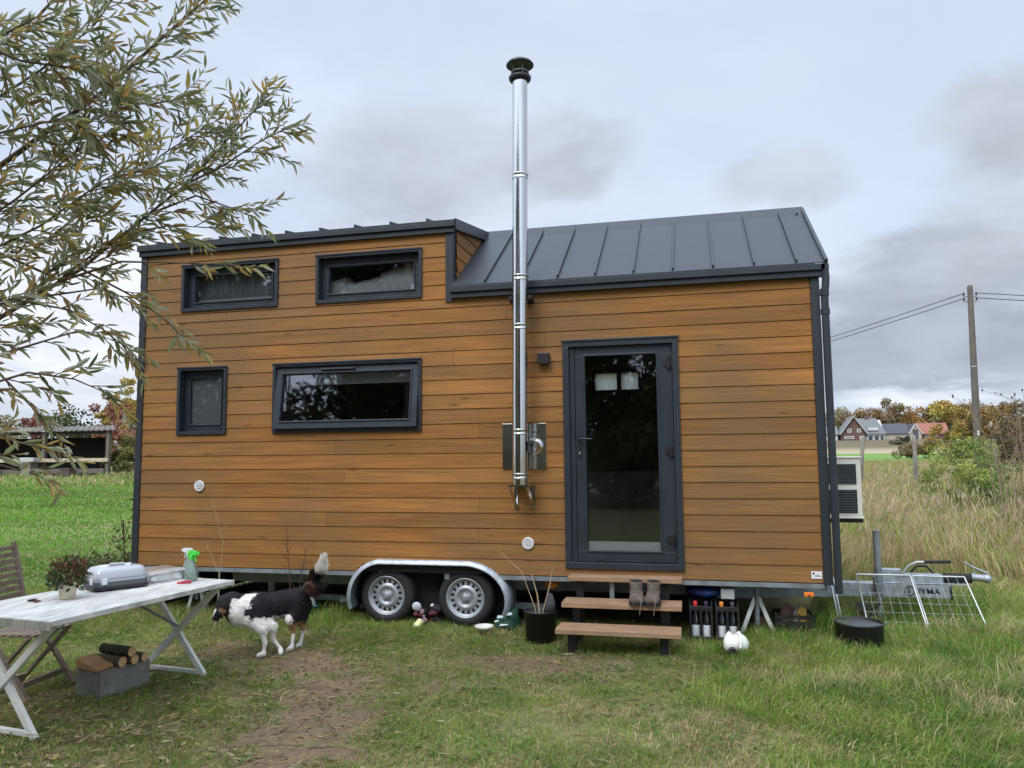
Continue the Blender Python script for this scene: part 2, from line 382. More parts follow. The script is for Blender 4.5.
def zone(y0,y1,c,s=.12):
    global gcol
    w=np.clip((gy-y0)/(.04*abs(y0)+.4),0,1)*np.clip((y1-gy)/(.04*abs(y1)+.4),0,1)
    gcol=gcol*(1-w[...,None])+w[...,None]*np.array(c)*(1-s+2*s*n_b)
zone(6,44,(.20,.19,.085),.3); zone(40,56,(.21,.165,.095)); zone(52,120,(.15,.27,.055)); zone(118,162,(.36,.30,.19)); zone(158,4500,(.15,.125,.07))
idx=(np.arange(ny-1)[:,None]*nx+np.arange(nx-1)[None,:]).ravel()
lo=np.stack([idx,idx+1,idx+nx+1,idx+nx],1).ravel()
GM=mat('soil_and_turf',(1,1,1),.95,var=.25,scale=30,bump=.6,bscale=70,attr='tone',spec=.15)
ground=fastmesh('ground',np.stack([gx,gy,gz],-1).reshape(-1,3),np.full(len(idx),4),lo,gcol.reshape(-1,3),GM,smooth=True)
tag(ground,kind='structure')

# ------------------------------------------------------------------ the tiny house
HL=7.2; HD=2.44; ZB,ZE,ZT=.545,3.282,3.97; RY=1.22; RZ=4.285; DX=3.70
W_=[('W1',.527,1.72,3.322,3.846),('W2',2.166,3.367,3.322,3.846),('W3',.512,1.123,1.955,2.694),('W4',1.681,3.362,1.955,2.694)]
DOOR=(4.821,5.927,.619,2.799)
PD=lambda x:x+(6.0537-x)*.042/7.333
PZ=lambda z:z+(1.6965-z)*.042/7.333
W_=[(n,PD(a)+.012,PD(b)-.012,PZ(c)+.012,PZ(d)-.012) for n,a,b,c,d in W_]; DOOR=(PD(DOOR[0])+.008,PD(DOOR[1])-.008,PZ(DOOR[2])+.008,PZ(DOOR[3])-.008)
BW=(4.80,5.43,2.46,2.76)
house=thing('tiny_house','tiny wooden house on a galvanised twin axle trailer with dark trim and steel flue','tiny house',(3.6,1.22,0))
def boards(mb,s0,s1,z0,z1,holes,mp,ph=.1468,zlim=None):
    """shiplap boards in (s,z); mp(s,d,z) gives the point, d = how far proud of the wall"""
    rows=[]; z=z0
    while z<z1-.01: rows.append((z,min(z+ph,z1))); z+=ph
    for (a,b) in rows:
        cuts=[s0]; x=s0+random.uniform(1.0,4.6)
        while x<s1-.5: cuts.append(x); x+=random.choice([3.0,3.6,4.2,4.8])*random.uniform(.95,1.05)
        cuts.append(s1)
        hr=[H for H in holes if H[2]<b and H[3]>a]; cuts0=cuts; cuts=sorted(set(cuts)|{q for H in hr for q in H[:2] if s0<q<s1}); seam=set(cuts0)
        for k in range(len(cuts)-1):
            t=random.gauss(1,.09); r=random.gauss(0,.03); 
            mb.tone=(max(.6,t+r),max(.6,t),max(.5,t-r*1.5))
            if cuts[k] not in seam and k: mb.tone=last
            last=mb.tone; mid_=(cuts[k]+cuts[k+1])/2
            zs=sorted({a,b}|{h for H in hr if H[0]<mid_<H[1] for h in H[2:4] if a<h<b})
            for za,zb in zip(zs,zs[1:]):
                iv=[(cuts[k]+(.0012 if cuts[k] in seam else 0),cuts[k+1]-(.0012 if cuts[k+1] in seam else 0))]
                for H in holes:
                    if H[2]<zb-1e-6 and H[3]>za+1e-6:
                        nv=[]
                        for (p,q) in iv:
                            if H[1]<=p or H[0]>=q: nv.append((p,q)); continue
                            if H[0]>p: nv.append((p,H[0]))
                            if H[1]<q: nv.append((H[1],q))
                        iv=nv
                if zlim: iv=[(p+(q-p)*i/24,p+(q-p)*(i+1)/24) for p,q in iv for i in range(24)]
                bot=.024 if za==a else .0235; zz=za+(.0055 if za==a else 0)
                for (p,q) in iv:
                    if zlim:
                        z_p,z_q=min(zb,zlim(p)),min(zb,zlim(q))
                        if z_p<zz and z_q<zz: continue
                        z_p=max(z_p,zz+.001); z_q=max(z_q,zz+.001)
                    else: z_p=z_q=zb
                    hp=min(.012,(z_p-zz)*.4); hq=min(.012,(z_q-zz)*.4)
                    mb.hexa([mp(p,bot,zz),mp(q,bot,zz),mp(q,0,zz),mp(p,0,zz),mp(p,.017,z_p-.0),mp(q,.017,z_q-.0),mp(q,0,z_p if 0 else z_q),mp(p,0,z_p)])
    mb.tone=(1,1,1)
holes=[w[1:] for w in W_]+[DOOR]+[(2.69,4.135,ZB-.01,.585),(2.74,4.075,.585,.62),(2.83,3.98,.62,.65)]
front=MB()
FR=lambda s,d,z:(s,-d,z)
boards(front,.104,7.118,ZB,ZE,holes,FR)
boards(front,.104,3.635,ZE+.0015,ZT,holes,FR,ph=.1468)
front.build('cladding',WOOD,house,recalc=False)
# inner leaf of the front wall, tiled round the openings
def walltiles(mb,x0,x1,z0,z1,holes,mk):
    xs_=sorted({x0,x1}|{q for h in holes for q in h[:2] if x0<q<x1}); zs_=sorted({z0,z1}|{q for h in holes for q in h[2:4] if z0<q<z1})
    for a,b in zip(xs_,xs_[1:]):
        for c,d in zip(zs_,zs_[1:]):
            if any(h[0]<(a+b)/2<h[1] and h[2]<(c+d)/2<h[3] for h in holes): continue
            mk(mb,a,b,c,d)
w=MB(); walltiles(w,0,HL,ZB,ZE,holes[:5],lambda m,a,b,c,d:m.box(a,b,.001,.14,c,d)); walltiles(w,0,DX,ZE,ZT,holes,lambda m,a,b,c,d:m.box(a,b,.001,.14,c,d))
w.build('wall',INNER,house)
# end and back walls
e=MB(); lim=lambda s: ZE+.09+(RZ-ZE-.09)*(1-abs(s-RY)/RY)
boards(e,.105,HD-.02,ZB,4.25,[],lambda s,d,z:(HL-.03+d,s,z),zlim=lim); e.build('end_cladding',WOOD,house)
e=MB(); lim2=lambda s: ZT+.08+(RZ-ZT-.08)*(s/RY) if s<RY else ZE+.09+(RZ-ZE-.09)*(1-abs(s-RY)/RY)
boards(e,.02,HD-.02,ZB,4.25,[],lambda s,d,z:(-d,s,z),zlim=lim2); e.build('end_cladding',WOOD,house)
e=MB(); boards(e,.02,HL-.02,ZB,ZE,[BW],lambda s,d,z:(s,HD+d,z)); e.build('rear_cladding',WOOD,house)
w=MB()
w.prism([(HL-.10,.14,ZB),(HL-.10,HD-.1,ZB),(HL-.10,HD-.1,ZE),(HL-.10,RY,RZ-.08),(HL-.10,.14,ZE)],(.069,0,0))
w.prism([(.001,.14,ZB),(.001,HD-.1,ZB),(.001,HD-.1,ZE),(.001,RY,RZ-.08),(.001,.14,ZT)],(.059,0,0))
walltiles(w,.06,HL-.06,ZB,ZE,[BW],lambda m,a,b,c,d:m.box(a,b,HD-.1,HD-.001,c,d))
w.build('wall',INNER,house)
boxpart('floor',INNER,house,(.06,HL-.06,.14,HD-.1,ZB,.60))
boxpart('loft_floor',INNER,house,(.06,3.7,.14,HD-.1,3.0,3.06))
boxpart('partition',INNER,house,(1.45,1.5,.141,HD-.101,.601,2.999)); boxpart('partition',INNER,house,(3.70,3.76,.9,HD-.101,.601,4.0))
# kitchen units glimpsed through the door glass
boxpart('kitchen_unit',mat('kitchen_front',(.10,.10,.09),.5),house,(4.3,6.3,1.75,2.33,.601,1.5))
# trims
boxpart('corner_trim',ANTH,house,(7.119,7.196,-.036,.10,ZB-.012,ZE-.002),bevel=.003)
boxpart('corner_trim',ANTH,house,(.027,.103,-.036,.10,ZB-.012,ZT-.002),bevel=.003)
boxpart('corner_trim',ANTH,house,(3.637,3.716,-.037,.06,ZE-.03,ZT+.04),bevel=.003)
boxpart('fascia',ANTH,house,(3.70,7.225,-.075,-.003,ZE-.003,ZE+.05),(3.70,7.245,-.10,-.003,ZE+.052,ZE+.108),bevel=.004)
boxpart('fascia',ANTH,house,(.01,3.735,-.06,-.003,ZT-.004,ZT+.05),(-.0,3.75,-.085,-.003,ZT+.052,ZT+.10),bevel=.004)
# main roof, standing seam
rf=MB(); ze=ZE+.109; y0=-.10
def slope(t): return y0+(RY-y0)*t, ze+(RZ-ze)*t
def roofstrip(mb,x0,x1,t0,t1,th,flip=False):
    (ya,za),(yb,zb)=slope(t0),slope(t1)
    if flip: ya,yb=2*RY-ya,2*RY-yb
    mb.hexa([(x0,ya,za),(x1,ya,za),(x1,yb,zb),(x0,yb,zb),(x0,ya,za+th),(x1,ya,za+th),(x1,yb,zb+th),(x0,yb,zb+th)])
roofstrip(rf,3.72,7.245,0,1,.012); roofstrip(rf,-.03,7.245,0,1,.012,True)
main=rf.build('roof',ROOF,house)
sm=MB()
for k in range(9):
    x=7.005-.368*k
    (ya,za),(yb,zb)=slope(.012),slope(.955)
    sm.bar((x,ya,za+.026),(x,yb,zb+.026),.014,.034)
    sm.bar((x,2*RY-ya,za+.026),(x,2*RY-yb,zb+.026),.014,.034)
sm.build('standing_seam',ROOF,main)
rc=MB(); rc.prism([(3.60,RY-.17,RZ-.105),(3.60,RY,RZ+.05),(3.60,RY+.17,RZ-.105),(3.60,RY+.15,RZ-.12),(3.60,RY,RZ+.02),(3.60,RY-.15,RZ-.12)],(3.66,0,0))
rc.build('ridge_cap',ROOF,main,bevel=.003)
vg=MB()
for s in (1,-1):
    ya,za=slope(-.0); yb,zb=slope(1)
    if s<0: ya,yb=2*RY-ya,2*RY-yb
    vg.bar((7.252,ya,za+.0),(7.252,yb,zb),.03,.075)
vg.build('verge_trim',ANTH,main)
# raised loft roof (shed dormer)
lz0,lz1=ZT+.101,RZ+.012
dr=MB(); dr.hexa([(-.0,-.085,lz0),(3.75,-.085,lz0),(3.75,RY,lz1),(-.0,RY,lz1),(-.0,-.085,lz0+.02),(3.75,-.085,lz0+.02),(3.75,RY,lz1+.02),(-.0,RY,lz1+.02)])
dorm=dr.build('loft_roof',ROOF,house)
sm=MB()
for k in range(9):
    x=3.45-.40*k; sm.bar((x,-.08,lz0+.035),(x,RY-.02,lz1+.035),.014,.034)
sm.build('standing_seam',ROOF,dorm)
sb=MB(); sb.bar((3.757,-.08,lz0-.03),(3.757,RY,lz1-.03),.02,.11); sb.build('verge_trim',ANTH,dorm)
# timber cheek of the dormer
ck=MB()
def cheek(s,d,z): return (3.71+d,s,z)
def roofz(s): return ze+(RZ-ze)*((s-y0)/(RY-y0))
zrow=ZE+.02
while zrow<4.25:
    ys_=[]
    for q in np.linspace(.062,RY,60):
        lo_=max(zrow,roofz(q)); hi_=min(zrow+.14,lz0-.05+(lz1-lz0)*(q+.085)/(RY+.085))
        if hi_>lo_: ys_.append((q,lo_,hi_))
    t=random.gauss(1,.12); ck.tone=(t,t,t)
    if len(ys_)>1:
        ck.poly([cheek(a,.02,b) for a,b,c in ys_]+[cheek(a,.014,c) for a,b,c in reversed(ys_)])
    zrow+=.1468
ck.tone=(1,1,1); ck.prism([(3.65,.06,ZE),(3.65,RY,RZ-.06),(3.65,.06,ZT+.05)],(.055,0,0))
ck.build('dormer_cladding',WOOD,house,recalc=False)

# ---- windows
def frame(mb,x0,x1,z0,z1,y0,y1,w):
    mb.box(x0,x1,y0,y1,z0,z0+w); mb.box(x0,x1,y0,y1,z1-w,z1); mb.box(x0,x0+w,y0,y1,z0+w,z1-w); mb.box(x1-w,x1,y0,y1,z0+w,z1-w)
def window(x0,x1,z0,z1,kind):
    f=MB(); frame(f,x0-.012,x1+.012,z0-.012,z1+.012,-.042,.13,.034); f.box(x0-.02,x1+.02,-.052,-.040,z1+.0,z1+.018)
    w=f.build('window',UPVC,house,bevel=.002)
    a,b,c,d=x0+.024,x1-.024,z0+.024,z1-.024
    sw=.075; yS=.045
    s=MB(); frame(s,a,b,c,d,yS,yS+.07,sw); frame(s,a+sw-.012,b-sw+.012,c+sw-.012,d-sw+.012,yS-.012,yS+.0,.016)
    if kind=='open':
        piv=V(0,yS,d); R_=Matrix.Rotation(math.radians(-7.5),4,'X')
        tf=lambda m:[setattr(m,'v',[tuple(R_@(V(*q)-piv)+piv+V(0,-.055,0)) for q in m.v])]
    else: tf=lambda m:None
    tf(s); sash=s.build('sash',UPVC,w,bevel=.003)
    p=MB(); p.box(a+sw-.01,b-sw+.01,yS+.02,yS+.028,c+sw-.01,d-sw+.01); tf(p); p.build('pane',FROST if kind=='frost' else GLASS,w)
    if kind=='open':
        q=MB(); q.box((a+b)/2-.28,(a+b)/2+.10,yS-.03,yS-.002,d-.05,d-.03); tf(q); q.build('trickle_vent',BLACKP,w,bevel=.003)
        q=MB(); q.box(a+.03,b-.03,.135,.15,d-.185,d-.06); q.build('blind',BLIND,w)
        for xx in (a+.01,b-.01): q=MB(); q.bar((xx,.06,d-.25),(xx,-.03,c+.12),.012,.02); q.build('stay',GALVD,w)
    else:
        for xx in (a+.22*(b-a),b-.12*(b-a)): boxpart('drain_cap',BLACKP,w,(xx-.022,xx+.022,yS-.006,yS-.0005,c+.028,c+.046),bevel=.003)
    if kind=='net':
        q=MB(); n=40
        pts=[(a+.02+(b-a-.04)*i/n,.19+.018*math.sin(i*1.9)+.008*math.sin(i*.7)) for i in range(n+1)]
        o=len(q.v); q.add([(x,y,c) for x,y in pts]+[(x,y,d-.0) for x,y in pts],[(i,i+1,n+2+i,n+1+i) for i in range(n)],True); q.build('net_curtain',NET,w)
        q=MB(); q.box(a+.03,b-.03,.15,.165,c+.10,c+.128); q.build('sill_board',WHITE,w)
    return w
window(*W_[0][1:],'net'); window(*W_[1][1:],'plain'); window(*W_[2][1:],'frost'); window(*W_[3][1:],'open')
bed=MB()
for i in range(15):
    x=2.25+.075*i; h=.185+.11*max(0,(x-2.7)/.6)+random.uniform(-.012,.022)
    bed.loft([((x-.09,.42,3.22+h),(0,.20,0),(0,0,h)),((x-.05,.42,3.22+h),(0,.25,.02),(0,.0,h*1.25)),((x+.05,.42,3.22+h),(0,.25,-.03),(0,0,h*1.25)),((x+.09,.42,3.22+h),(0,.20,0),(0,0,h))],12)
tag(bed.build('bedding',mat('white_bedding',(.72,.73,.70),.9,var=.06,bump=.3,bscale=10),loc=(2.8,.42,3.1)),'rumpled white bedding on the loft floor behind the upper window nearest the flue','bedding')

# ---- back window, seen through the door glass
f=MB(); frame(f,BW[0],BW[1],BW[2],BW[3],HD-.12,HD+.03,.045); f.box(5.12,5.17,HD-.12,HD+.03,BW[2]+.045,BW[3]-.045)
bwin=f.build('rear_window',UPVC,house); q=MB()
for a,b in ((4.846,5.119),(5.171,5.384)):
    n=24; q.add([(a+(b-a)*i/n,HD-.05+(.006 if i%2 else -.006),z) for z in (BW[2]+.046,BW[3]-.046) for i in range(n+1)],[(i,i+1,n+2+i,n+1+i) for i in range(n)])
q.build('pleated_blind',mat('pleated_blind',(.90,.92,.92),.8,var=.03,tl=.85),bwin)

# ---- door
x0,x1,z0,z1=DOOR
f=MB(); frame(f,x0-.008,x1+.008,z0-.008,z1+.008,-.045,.12,.058); f.box(x0-.02,x1+.02,-.056,-.043,z1,z1+.02)
door=f.build('door',UPVC,house,bevel=.003)
lx0,lx1,lz_0,lz_1=x0+.105,x1-.052,z0+.055,z1-.052
boxpart('jamb',UPVC,door,(x0+.05,lx0-.004,-.012,.11,z0+.05,z1-.05),bevel=.002)
px0,px1,pz0,pz1=5.035,5.722,.790,2.645
s=MB(); yS=-.006
s.box(lx0,lx1,yS,yS+.07,lz_0,pz0); s.box(lx0,lx1,yS,yS+.07,pz1,lz_1); s.box(lx0,px0,yS,yS+.07,pz0,pz1); s.box(px1,lx1,yS,yS+.07,pz0,pz1)
frame(s,px0-.014,px1+.014,pz0-.014,pz1+.014,yS-.010,yS-.0002,.018)
leaf=s.build('door_leaf',UPVC,door,bevel=.003)
boxpart('pane',GLASS,door,(px0-.005,px1+.005,yS+.022,yS+.03,pz0-.005,pz1+.005))
boxpart('threshold_board',WHITE,door,(px0+.005,px1-.002,.030,.042,pz0-.004,pz0+.085))
h=MB(); h.box(4.962,4.992,yS-.010,yS,1.66,1.90); h.tube([(4.977,yS-.006,1.845),(4.977,yS-.05,1.845),(5.02,yS-.055,1.845),(5.10,yS-.05,1.843)],.0095,8)
h.lathe([(.014,0),(.014,-.006),(.0,-.006)],(4.977,yS-.010,1.71),12,'y'); h.build('door_handle',BLACKM,door,bevel=.002)
boxpart('lock',GALV,door,(4.972,4.982,yS-.0185,yS-.016,1.70,1.722))
for hz in (2.55,1.72,.90):
    h=MB(); h.tube([(5.832,yS-.018,hz-.055),(5.832,yS-.018,hz+.055)],.014,10); h.box(5.78,5.832,yS-.012,yS-.0005,hz-.03,hz+.045); h.box(5.832,5.868,yS-.012,yS-.0005,hz-.045,hz+.02)
    h.build('hinge',BLACKM,door,bevel=.002)
for xx in (5.12,5.62): boxpart('drain_cap',BLACKP,door,(xx,xx+.06,yS-.006,yS-.0005,.70,.712))

# ---- flue
fx,fy=4.436,-.235
def seg(za,zb,r=.0735): return [(r,za),(r,zb)]
f=MB(); prof=[(.0735,1.42),(.0735,5.40)]
f.lathe(prof,(fx,fy,0),32); f.lathe([(.0,1.42),(.0735,1.42)],(fx,fy,0),32)
f.lathe([(.0735,5.40),(.058,5.405),(.058,5.42)],(fx,fy,0),32)
# elbow to the wall
f.lathe([(.055,.21),(.055,.0)],(fx+.0,fy-.0,1.76),20,'y')
flue=f.build('flue',STEEL,house)
for z in (1.50,1.915,2.922,3.401,4.408):
    b=MB(); b.lathe([(.0735,-.028),(.078,-.026),(.078,-.016),(.0745,-.012),(.0745,.012),(.078,.016),(.078,.026),(.0735,.028)],(fx,fy,z),32)
    b.box(fx+.07,fx+.092,fy-.03,fy-.018,z-.010,z+.010); b.build('clamp_band',STEEL,flue)
c=MB(); c.lathe([(.074,5.375),(.097,5.380),(.108,5.395),(.112,5.42),(.108,5.425),(.086,5.43),(.062,5.44)],(fx,fy,0),32)
c.lathe([(.055,5.44),(.055,5.50)],(fx,fy,0),24)
c.build('flue_collar',BLACKM,flue)
c=MB(); c.lathe([(.082,5.462),(.090,5.468),(.082,5.476),(.06,5.48),(.06,5.462),(.082,5.462)],(fx,fy,0),24)
for k in range(4):
    t=k*PI/2+.6; c.tube([(fx+.07*math.cos(t),fy+.07*math.sin(t),5.42),(fx+.07*math.cos(t),fy+.07*math.sin(t),5.55)],.006,6)
c.build('cowl_ring',GALVD,flue)
c=MB(); c.lathe([(.0,5.590),(.07,5.588),(.118,5.572),(.136,5.548),(.136,5.538),(.110,5.545),(.0,5.55)],(fx,fy,0),32); c.build('rain_cap',BLACKM,flue)
boxpart('wall_plate',STEEL,flue,(4.217,4.653,-.030,-.026,1.56,2.004),bevel=.001)
c=MB(); c.lathe([(.0735,-.055),(.056,-.055),(.056,-.235)],(fx+.115,0,1.78),24,'y'); c.lathe([(.08,-.031),(.08,-.045),(.058,-.05)],(fx+.115,0,1.78),24,'y'); c.build('elbow',STEEL,flue)
c=MB(); c.box(fx-.10,fx+.10,fy-.09,-.026,1.405,1.417); c.build('bracket_shelf',STEEL,flue)
for xx in (fx-.085,fx+.085):
    c=MB(); c.bar((xx,fy-.06,1.40),(xx,-.036,1.21),.028,.006); c.box(xx-.016,xx+.016,-.038,-.026,1.18,1.404); c.build('bracket',STEEL,flue)
c=MB(); c.box(fx-.115,fx+.115,-.076,-.026,3.19,3.235); c.box(fx+.08,fx+.115,-.24,-.074,3.195,3.23); c.box(fx-.115,fx-.08,-.24,-.074,3.195,3.23); c.build('wall_bracket',BLACKM,flue)
for o in [flue]+[q for q in flue.children if q.name.split('.')[0] in ('clamp_band','flue_collar','cowl_ring','rain_cap','wall_bracket')]:
    off=BASE[o]
    for v in o.data.vertices:
        if v.co.z+off.z>1.45 and v.co.y+off.y<-.10: v.co.x+=(v.co.z+off.z-1.41)*.0112
# ---- small wall fittings
def vent(x,z,r):
    v=MB(); v.lathe([(0,-.034),(r*.78,-.034),(r*.80,-.040),(r,-.040),(r*1.04,-.030),(r*1.04,-.022)],(x,0,z),28,'y')
    for k in range(5):
        zz=z+(k-2)*r*.27; hw=math.sqrt(max(0,(r*.72)**2-(zz-z)**2)); v.bar((x-hw,-.040,zz),(x+hw,-.040,zz),.008,r*.12)
    v.build('wall_vent',WHITE,house)
vent(.847,1.40,.056); vent(4.462,.851,.055)
b=MB(); b.box(4.592,4.704,-.105,-.026,2.574,2.682); wl=b.build('wall_lamp',BLACKM,house,bevel=.006)
b=MB(); b.box(7.016,7.106,-.030,-.026,.585,.65); pq=b.build('name_plate',WHITE,house,bevel=.002)
b=MB(); b.lathe([(0,-.0325),(.009,-.0325),(.009,-.030)],(7.035,0,.632),12,'y'); b.box(7.048,7.095,-.0315,-.0302,.605,.609); b.box(7.048,7.085,-.0315,-.0302,.615,.618); b.build('print',BLACKP,pq)
# downpipe
d=MB(); d.box(7.21,7.275,-.10,-.02,3.335,3.385); d.tube([(7.243,-.065,3.345),(7.250,-.065,3.27),(7.245,-.065,3.2),(7.232,-.065,3.12),(7.232,-.065,.47)],.033,14)
d.lathe([(.040,2.93),(.040,2.98)],(7.232,-.065,0),14); d.lathe([(.040,3.10),(.040,3.16)],(7.232,-.065,0),14); d.build('downpipe',ANTH,house)
# ---- air conditioner on the end wall
a=MB(); a.box(7.30,7.65,.93,1.75,1.06,1.635); a.box(7.28,7.665,.915,1.765,1.633,1.648); a.box(7.29,7.66,.92,1.765,1.035,1.058)
ac=a.build('air_conditioner',CREAM,house,bevel=.008)
for za,zb in ((1.375,1.575),(1.09,1.32)):
    g=MB(); g.box(7.31,7.605,.922,.9285,za,zb); g2=g.build('grille',BLACKP,ac)
    g=MB()
    for k in range(9):
        zz=za+(zb-za)*(k+.5)/9; g.bar((7.315,.918,zz),(7.60,.918,zz),.008,.008)
    g.build('louvre',mat('louvre_plastic',(.07,.085,.09),.5),ac)
g=MB(); g.bar((7.21,1.0,1.01),(7.66,1.0,1.01),.04,.035); g.box(7.215,7.25,.98,1.02,.7,1.012); g.build('wall_bracket',BLACKM,ac); g=MB(); g.bar((7.21,1.6,1.01),(7.66,1.6,1.01),.04,.035); g.box(7.215,7.25,1.58,1.62,.7,1.012); g.build('wall_bracket',BLACKM,ac)
# ---- trailer
c=MB(); c.box(.0,2.70,-.02,.02,.498,.54); c.box(4.13,7.13,-.02,.02,.498,.54); c.box(-.02,7.13,HD-.02,HD+.02,.472,.54)
for x in np.arange(.1,7.2,.7): c.box(x,x+.05,.02,HD-.02,.48,.54)
ch=c.build('chassis',GALVD,house,bevel=.002)
c=MB(); c.box(.1,7.1,.03,HD-.03,.541,.5445); c.build('floor_pan',BLACKM,ch)
c=MB(); c.bar((1.0,.42,.40),(6.2,.42,.40),.05,.12); c.bar((1.0,2.02,.40),(6.2,2.02,.40),.05,.12); c.bar((6.2,.42,.37),(7.45,1.13,.31),.055,.12); c.bar((6.2,2.02,.37),(7.45,1.27,.31),.055,.12)
c.bar((2.35,.3,.20),(4.55,.3,.20),.05,.06); c.bar((1.2,.45,.19),(2.5,.45,.19),.05,.06)
c.build('longitudinal_beam',GALVD,ch)
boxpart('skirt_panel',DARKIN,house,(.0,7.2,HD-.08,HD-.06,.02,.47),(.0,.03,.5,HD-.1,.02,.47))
for (x,y0_,y1_) in ((2.985,.02,.20),(3.812,.02,.20),(2.985,2.22,2.40),(3.812,2.22,2.40)):
    yo=y0_ if y0_<1 else y1_; sg=1 if y0_<1 else -1; wd=.18*sg; z=.302; R=.285
    ax=MB(); ax.lathe([(.0,.0),(.028,.004),(.032,.02),(.032,.06)],(x,yo+.012*sg if sg>0 else yo-.012,z),16,'y'); 
    ax.tube([(x,yo+.05*sg,z),(x,1.22,z)],.03,8); wh=ax.build('wheel',GALVD,house)
    t=MB(); t.lathe([(.190,.012),(.200,.0),(.225,-.004*1),(.262,.010),(.279,.03),(R,.05),(R,.13),(.279,.15),(.262,.168),(.2,.18),(.19,.17)],(x,yo,z),48,'y')
    if sg<0: t.v=[(a,2*yo-b,c_) for a,b,c_ in t.v]
    t.build('tyre',RUBBER,wh)
    r=MB(); r.lathe([(.196,.004),(.190,-.002),(.180,.004),(.172,.030),(.158,.034)],(x,yo,z),40,'y')
    r.lathe([(.122,.030),(.105,.018),(.090,.014),(.080,.022),(.072,.034),(.040,.036),(.034,.012),(.026,.006),(0,.006)],(x,yo,z),40,'y')
    for k in range(16):   # spoke ring between the vent holes
        t0=2*PI*k/16; tt=[t0-.115,t0+.115]
        P=[(x+rad*math.cos(q),yo+yy,z+rad*math.sin(q)) for rad,yy in ((.159,.034),(.121,.030)) for q in tt]
        r.add([P[0],P[1],P[3],P[2]],[(0,1,2,3)])
    for k in range(5):
        q=2*PI*k/5+.3; r.tube([(x+.055*math.cos(q),yo+.036,z+.055*math.sin(q)),(x+.055*math.cos(q),yo+.022,z+.055*math.sin(q))],.0085,6)
    if sg<0: r.v=[(a,2*yo-b,c_) for a,b,c_ in r.v]
    r.build('rim',RIM,wh,recalc=False)
    k_=MB(); k_.lathe([(.0,.045),(.165,.045)],(x,yo,z),24,'y')
    if sg<0: k_.v=[(a,2*yo-b,c_) for a,b,c_ in k_.v]
    k_.build('brake_drum',BLACKM,wh)
# mudguard over both near wheels
g=MB(); prof=[]
for t in np.linspace(200,98,14): q=math.radians(t); prof.append((2.985+.385*math.cos(q)-.0,.30+.375*math.sin(q)))
for t in np.linspace(82,-22,14): q=math.radians(t); prof.append((3.812+.47*math.cos(q),.30+.375*math.sin(q)))
prof=[(a,b) for a,b in prof]
n=len(prof); ctr=V(3.4,0,.3)
inner=[]
for a,b in prof:
    d=V(a-(2.985 if a<2.985 else 3.812 if a>3.812 else a),0,b-.30).normalized(); inner.append((a-d.x*.012,b-d.z*.012))
vs_=[]
for (a,b),(c_,d_) in zip(prof,inner): vs_ += [(a,-.075,b),(a,.24,b),(c_,.24,d_),(c_,-.075,d_),(c_-(a-c_)*2.6,-.082,d_-(b-d_)*2.6)]
fs_=[]
for i in range(n-1):
    o=i*5; p=o+5
    fs_ += [(o,o+1,p+1,p),(o+1,o+2,p+2,p+1),(o+2,o+3,p+3,p+2),(o,p,p+4,o+4)]
g.add(vs_,fs_,True); g.build('mudguard',GALV,house)
m=MB(); m.add(vs_[0:5],[(0,1,2,3)]); 
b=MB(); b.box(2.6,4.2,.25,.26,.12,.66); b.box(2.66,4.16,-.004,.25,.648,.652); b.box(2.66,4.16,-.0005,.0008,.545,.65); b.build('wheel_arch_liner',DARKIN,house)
b=MB(); b.box(6.95,7.03,-.035,-.012,.43,.465); lamp=b.build('side_marker',mat('amber_lens',(.85,.22,.02),.3,var=.1),house,bevel=.004)
b=MB(); b.lathe([(0,-.041),(.011,-.041),(.011,-.036)],(6.99,0,.4475),12,'y'); b.build('reflector',mat('amber_reflector',(.6,.08,.01),.2),lamp)
# drawbar
db=MB(); db.box(7.30,8.452,1.14,1.26,.244,.382); db.box(7.05,7.35,.9,1.5,.27,.45); bar=db.build('drawbar',GALV,house,bevel=.006)
db=MB(); db.box(8.453,8.47,1.13,1.27,.235,.39); db.build('end_plate',BLACKM,bar,bevel=.004)
cp=MB(); cp.box(7.84,8.02,1.15,1.25,.385,.52); cp.box(8.02,8.40,1.155,1.245,.395,.475); cp.box(7.80,8.6,1.13,1.27,.383,.393)
cp.tube([(8.66,1.2,.455),(8.78,1.2,.445)],[.04,.032],10); cp.ball((8.80,1.2,.44),.045); cp.build('coupling',GALV,bar,bevel=.004)
gt=MB(); gt.lathe([(.040+.012*(i%2),8.41+.0225*i) for i in range(12)],(0,1.2,.44),14,'x',smooth=False); gt.build('rubber_gaiter',RUBBER,bar)
hb=MB(); hb.tube([(8.02,1.13,.47),(8.08,1.12,.56),(8.16,1.11,.60),(8.30,1.1,.605)],.013,8); hb.build('handbrake',GALV,bar)
hb=MB(); hb.tube([(8.22,1.1,.604),(8.46,1.1,.612)],.016,8); hb.tube([(8.10,1.12,.50),(8.15,1.11,.56),(8.24,1.11,.565),(8.30,1.12,.50)],.012,8); hb.build('handbrake_grip',RUBBER,bar)
hb=MB(); hb.tube([(8.68,1.2,.47),(8.72,1.19,.53),(8.60,1.18,.60)],.011,8); hb.tube([(8.66,1.18,.56),(8.80,1.17,.50)],.009,8); hb.build('coupling_lever',GALV,bar)
jk=MB(); jk.tube([(7.79,1.08,.28),(7.79,1.08,.91)],.034,14); jk.box(7.75,7.83,1.10,1.14,.33,.45); jk.tube([(7.79,1.08,.05),(7.79,1.08,.3)],.026,12)
jk.build('jockey_post',GALVD,bar); jk=MB(); jk.lathe([(0,-.04),(.09,-.04),(.10,-.02),(.10,.02),(.09,.04),(0,.04)],(7.62,1.08,.10),20,'y'); jk.bar((7.62,1.03,.1),(7.79,1.06,.2),.02,.03); jk.build('jockey_wheel',RUBBER,bar)
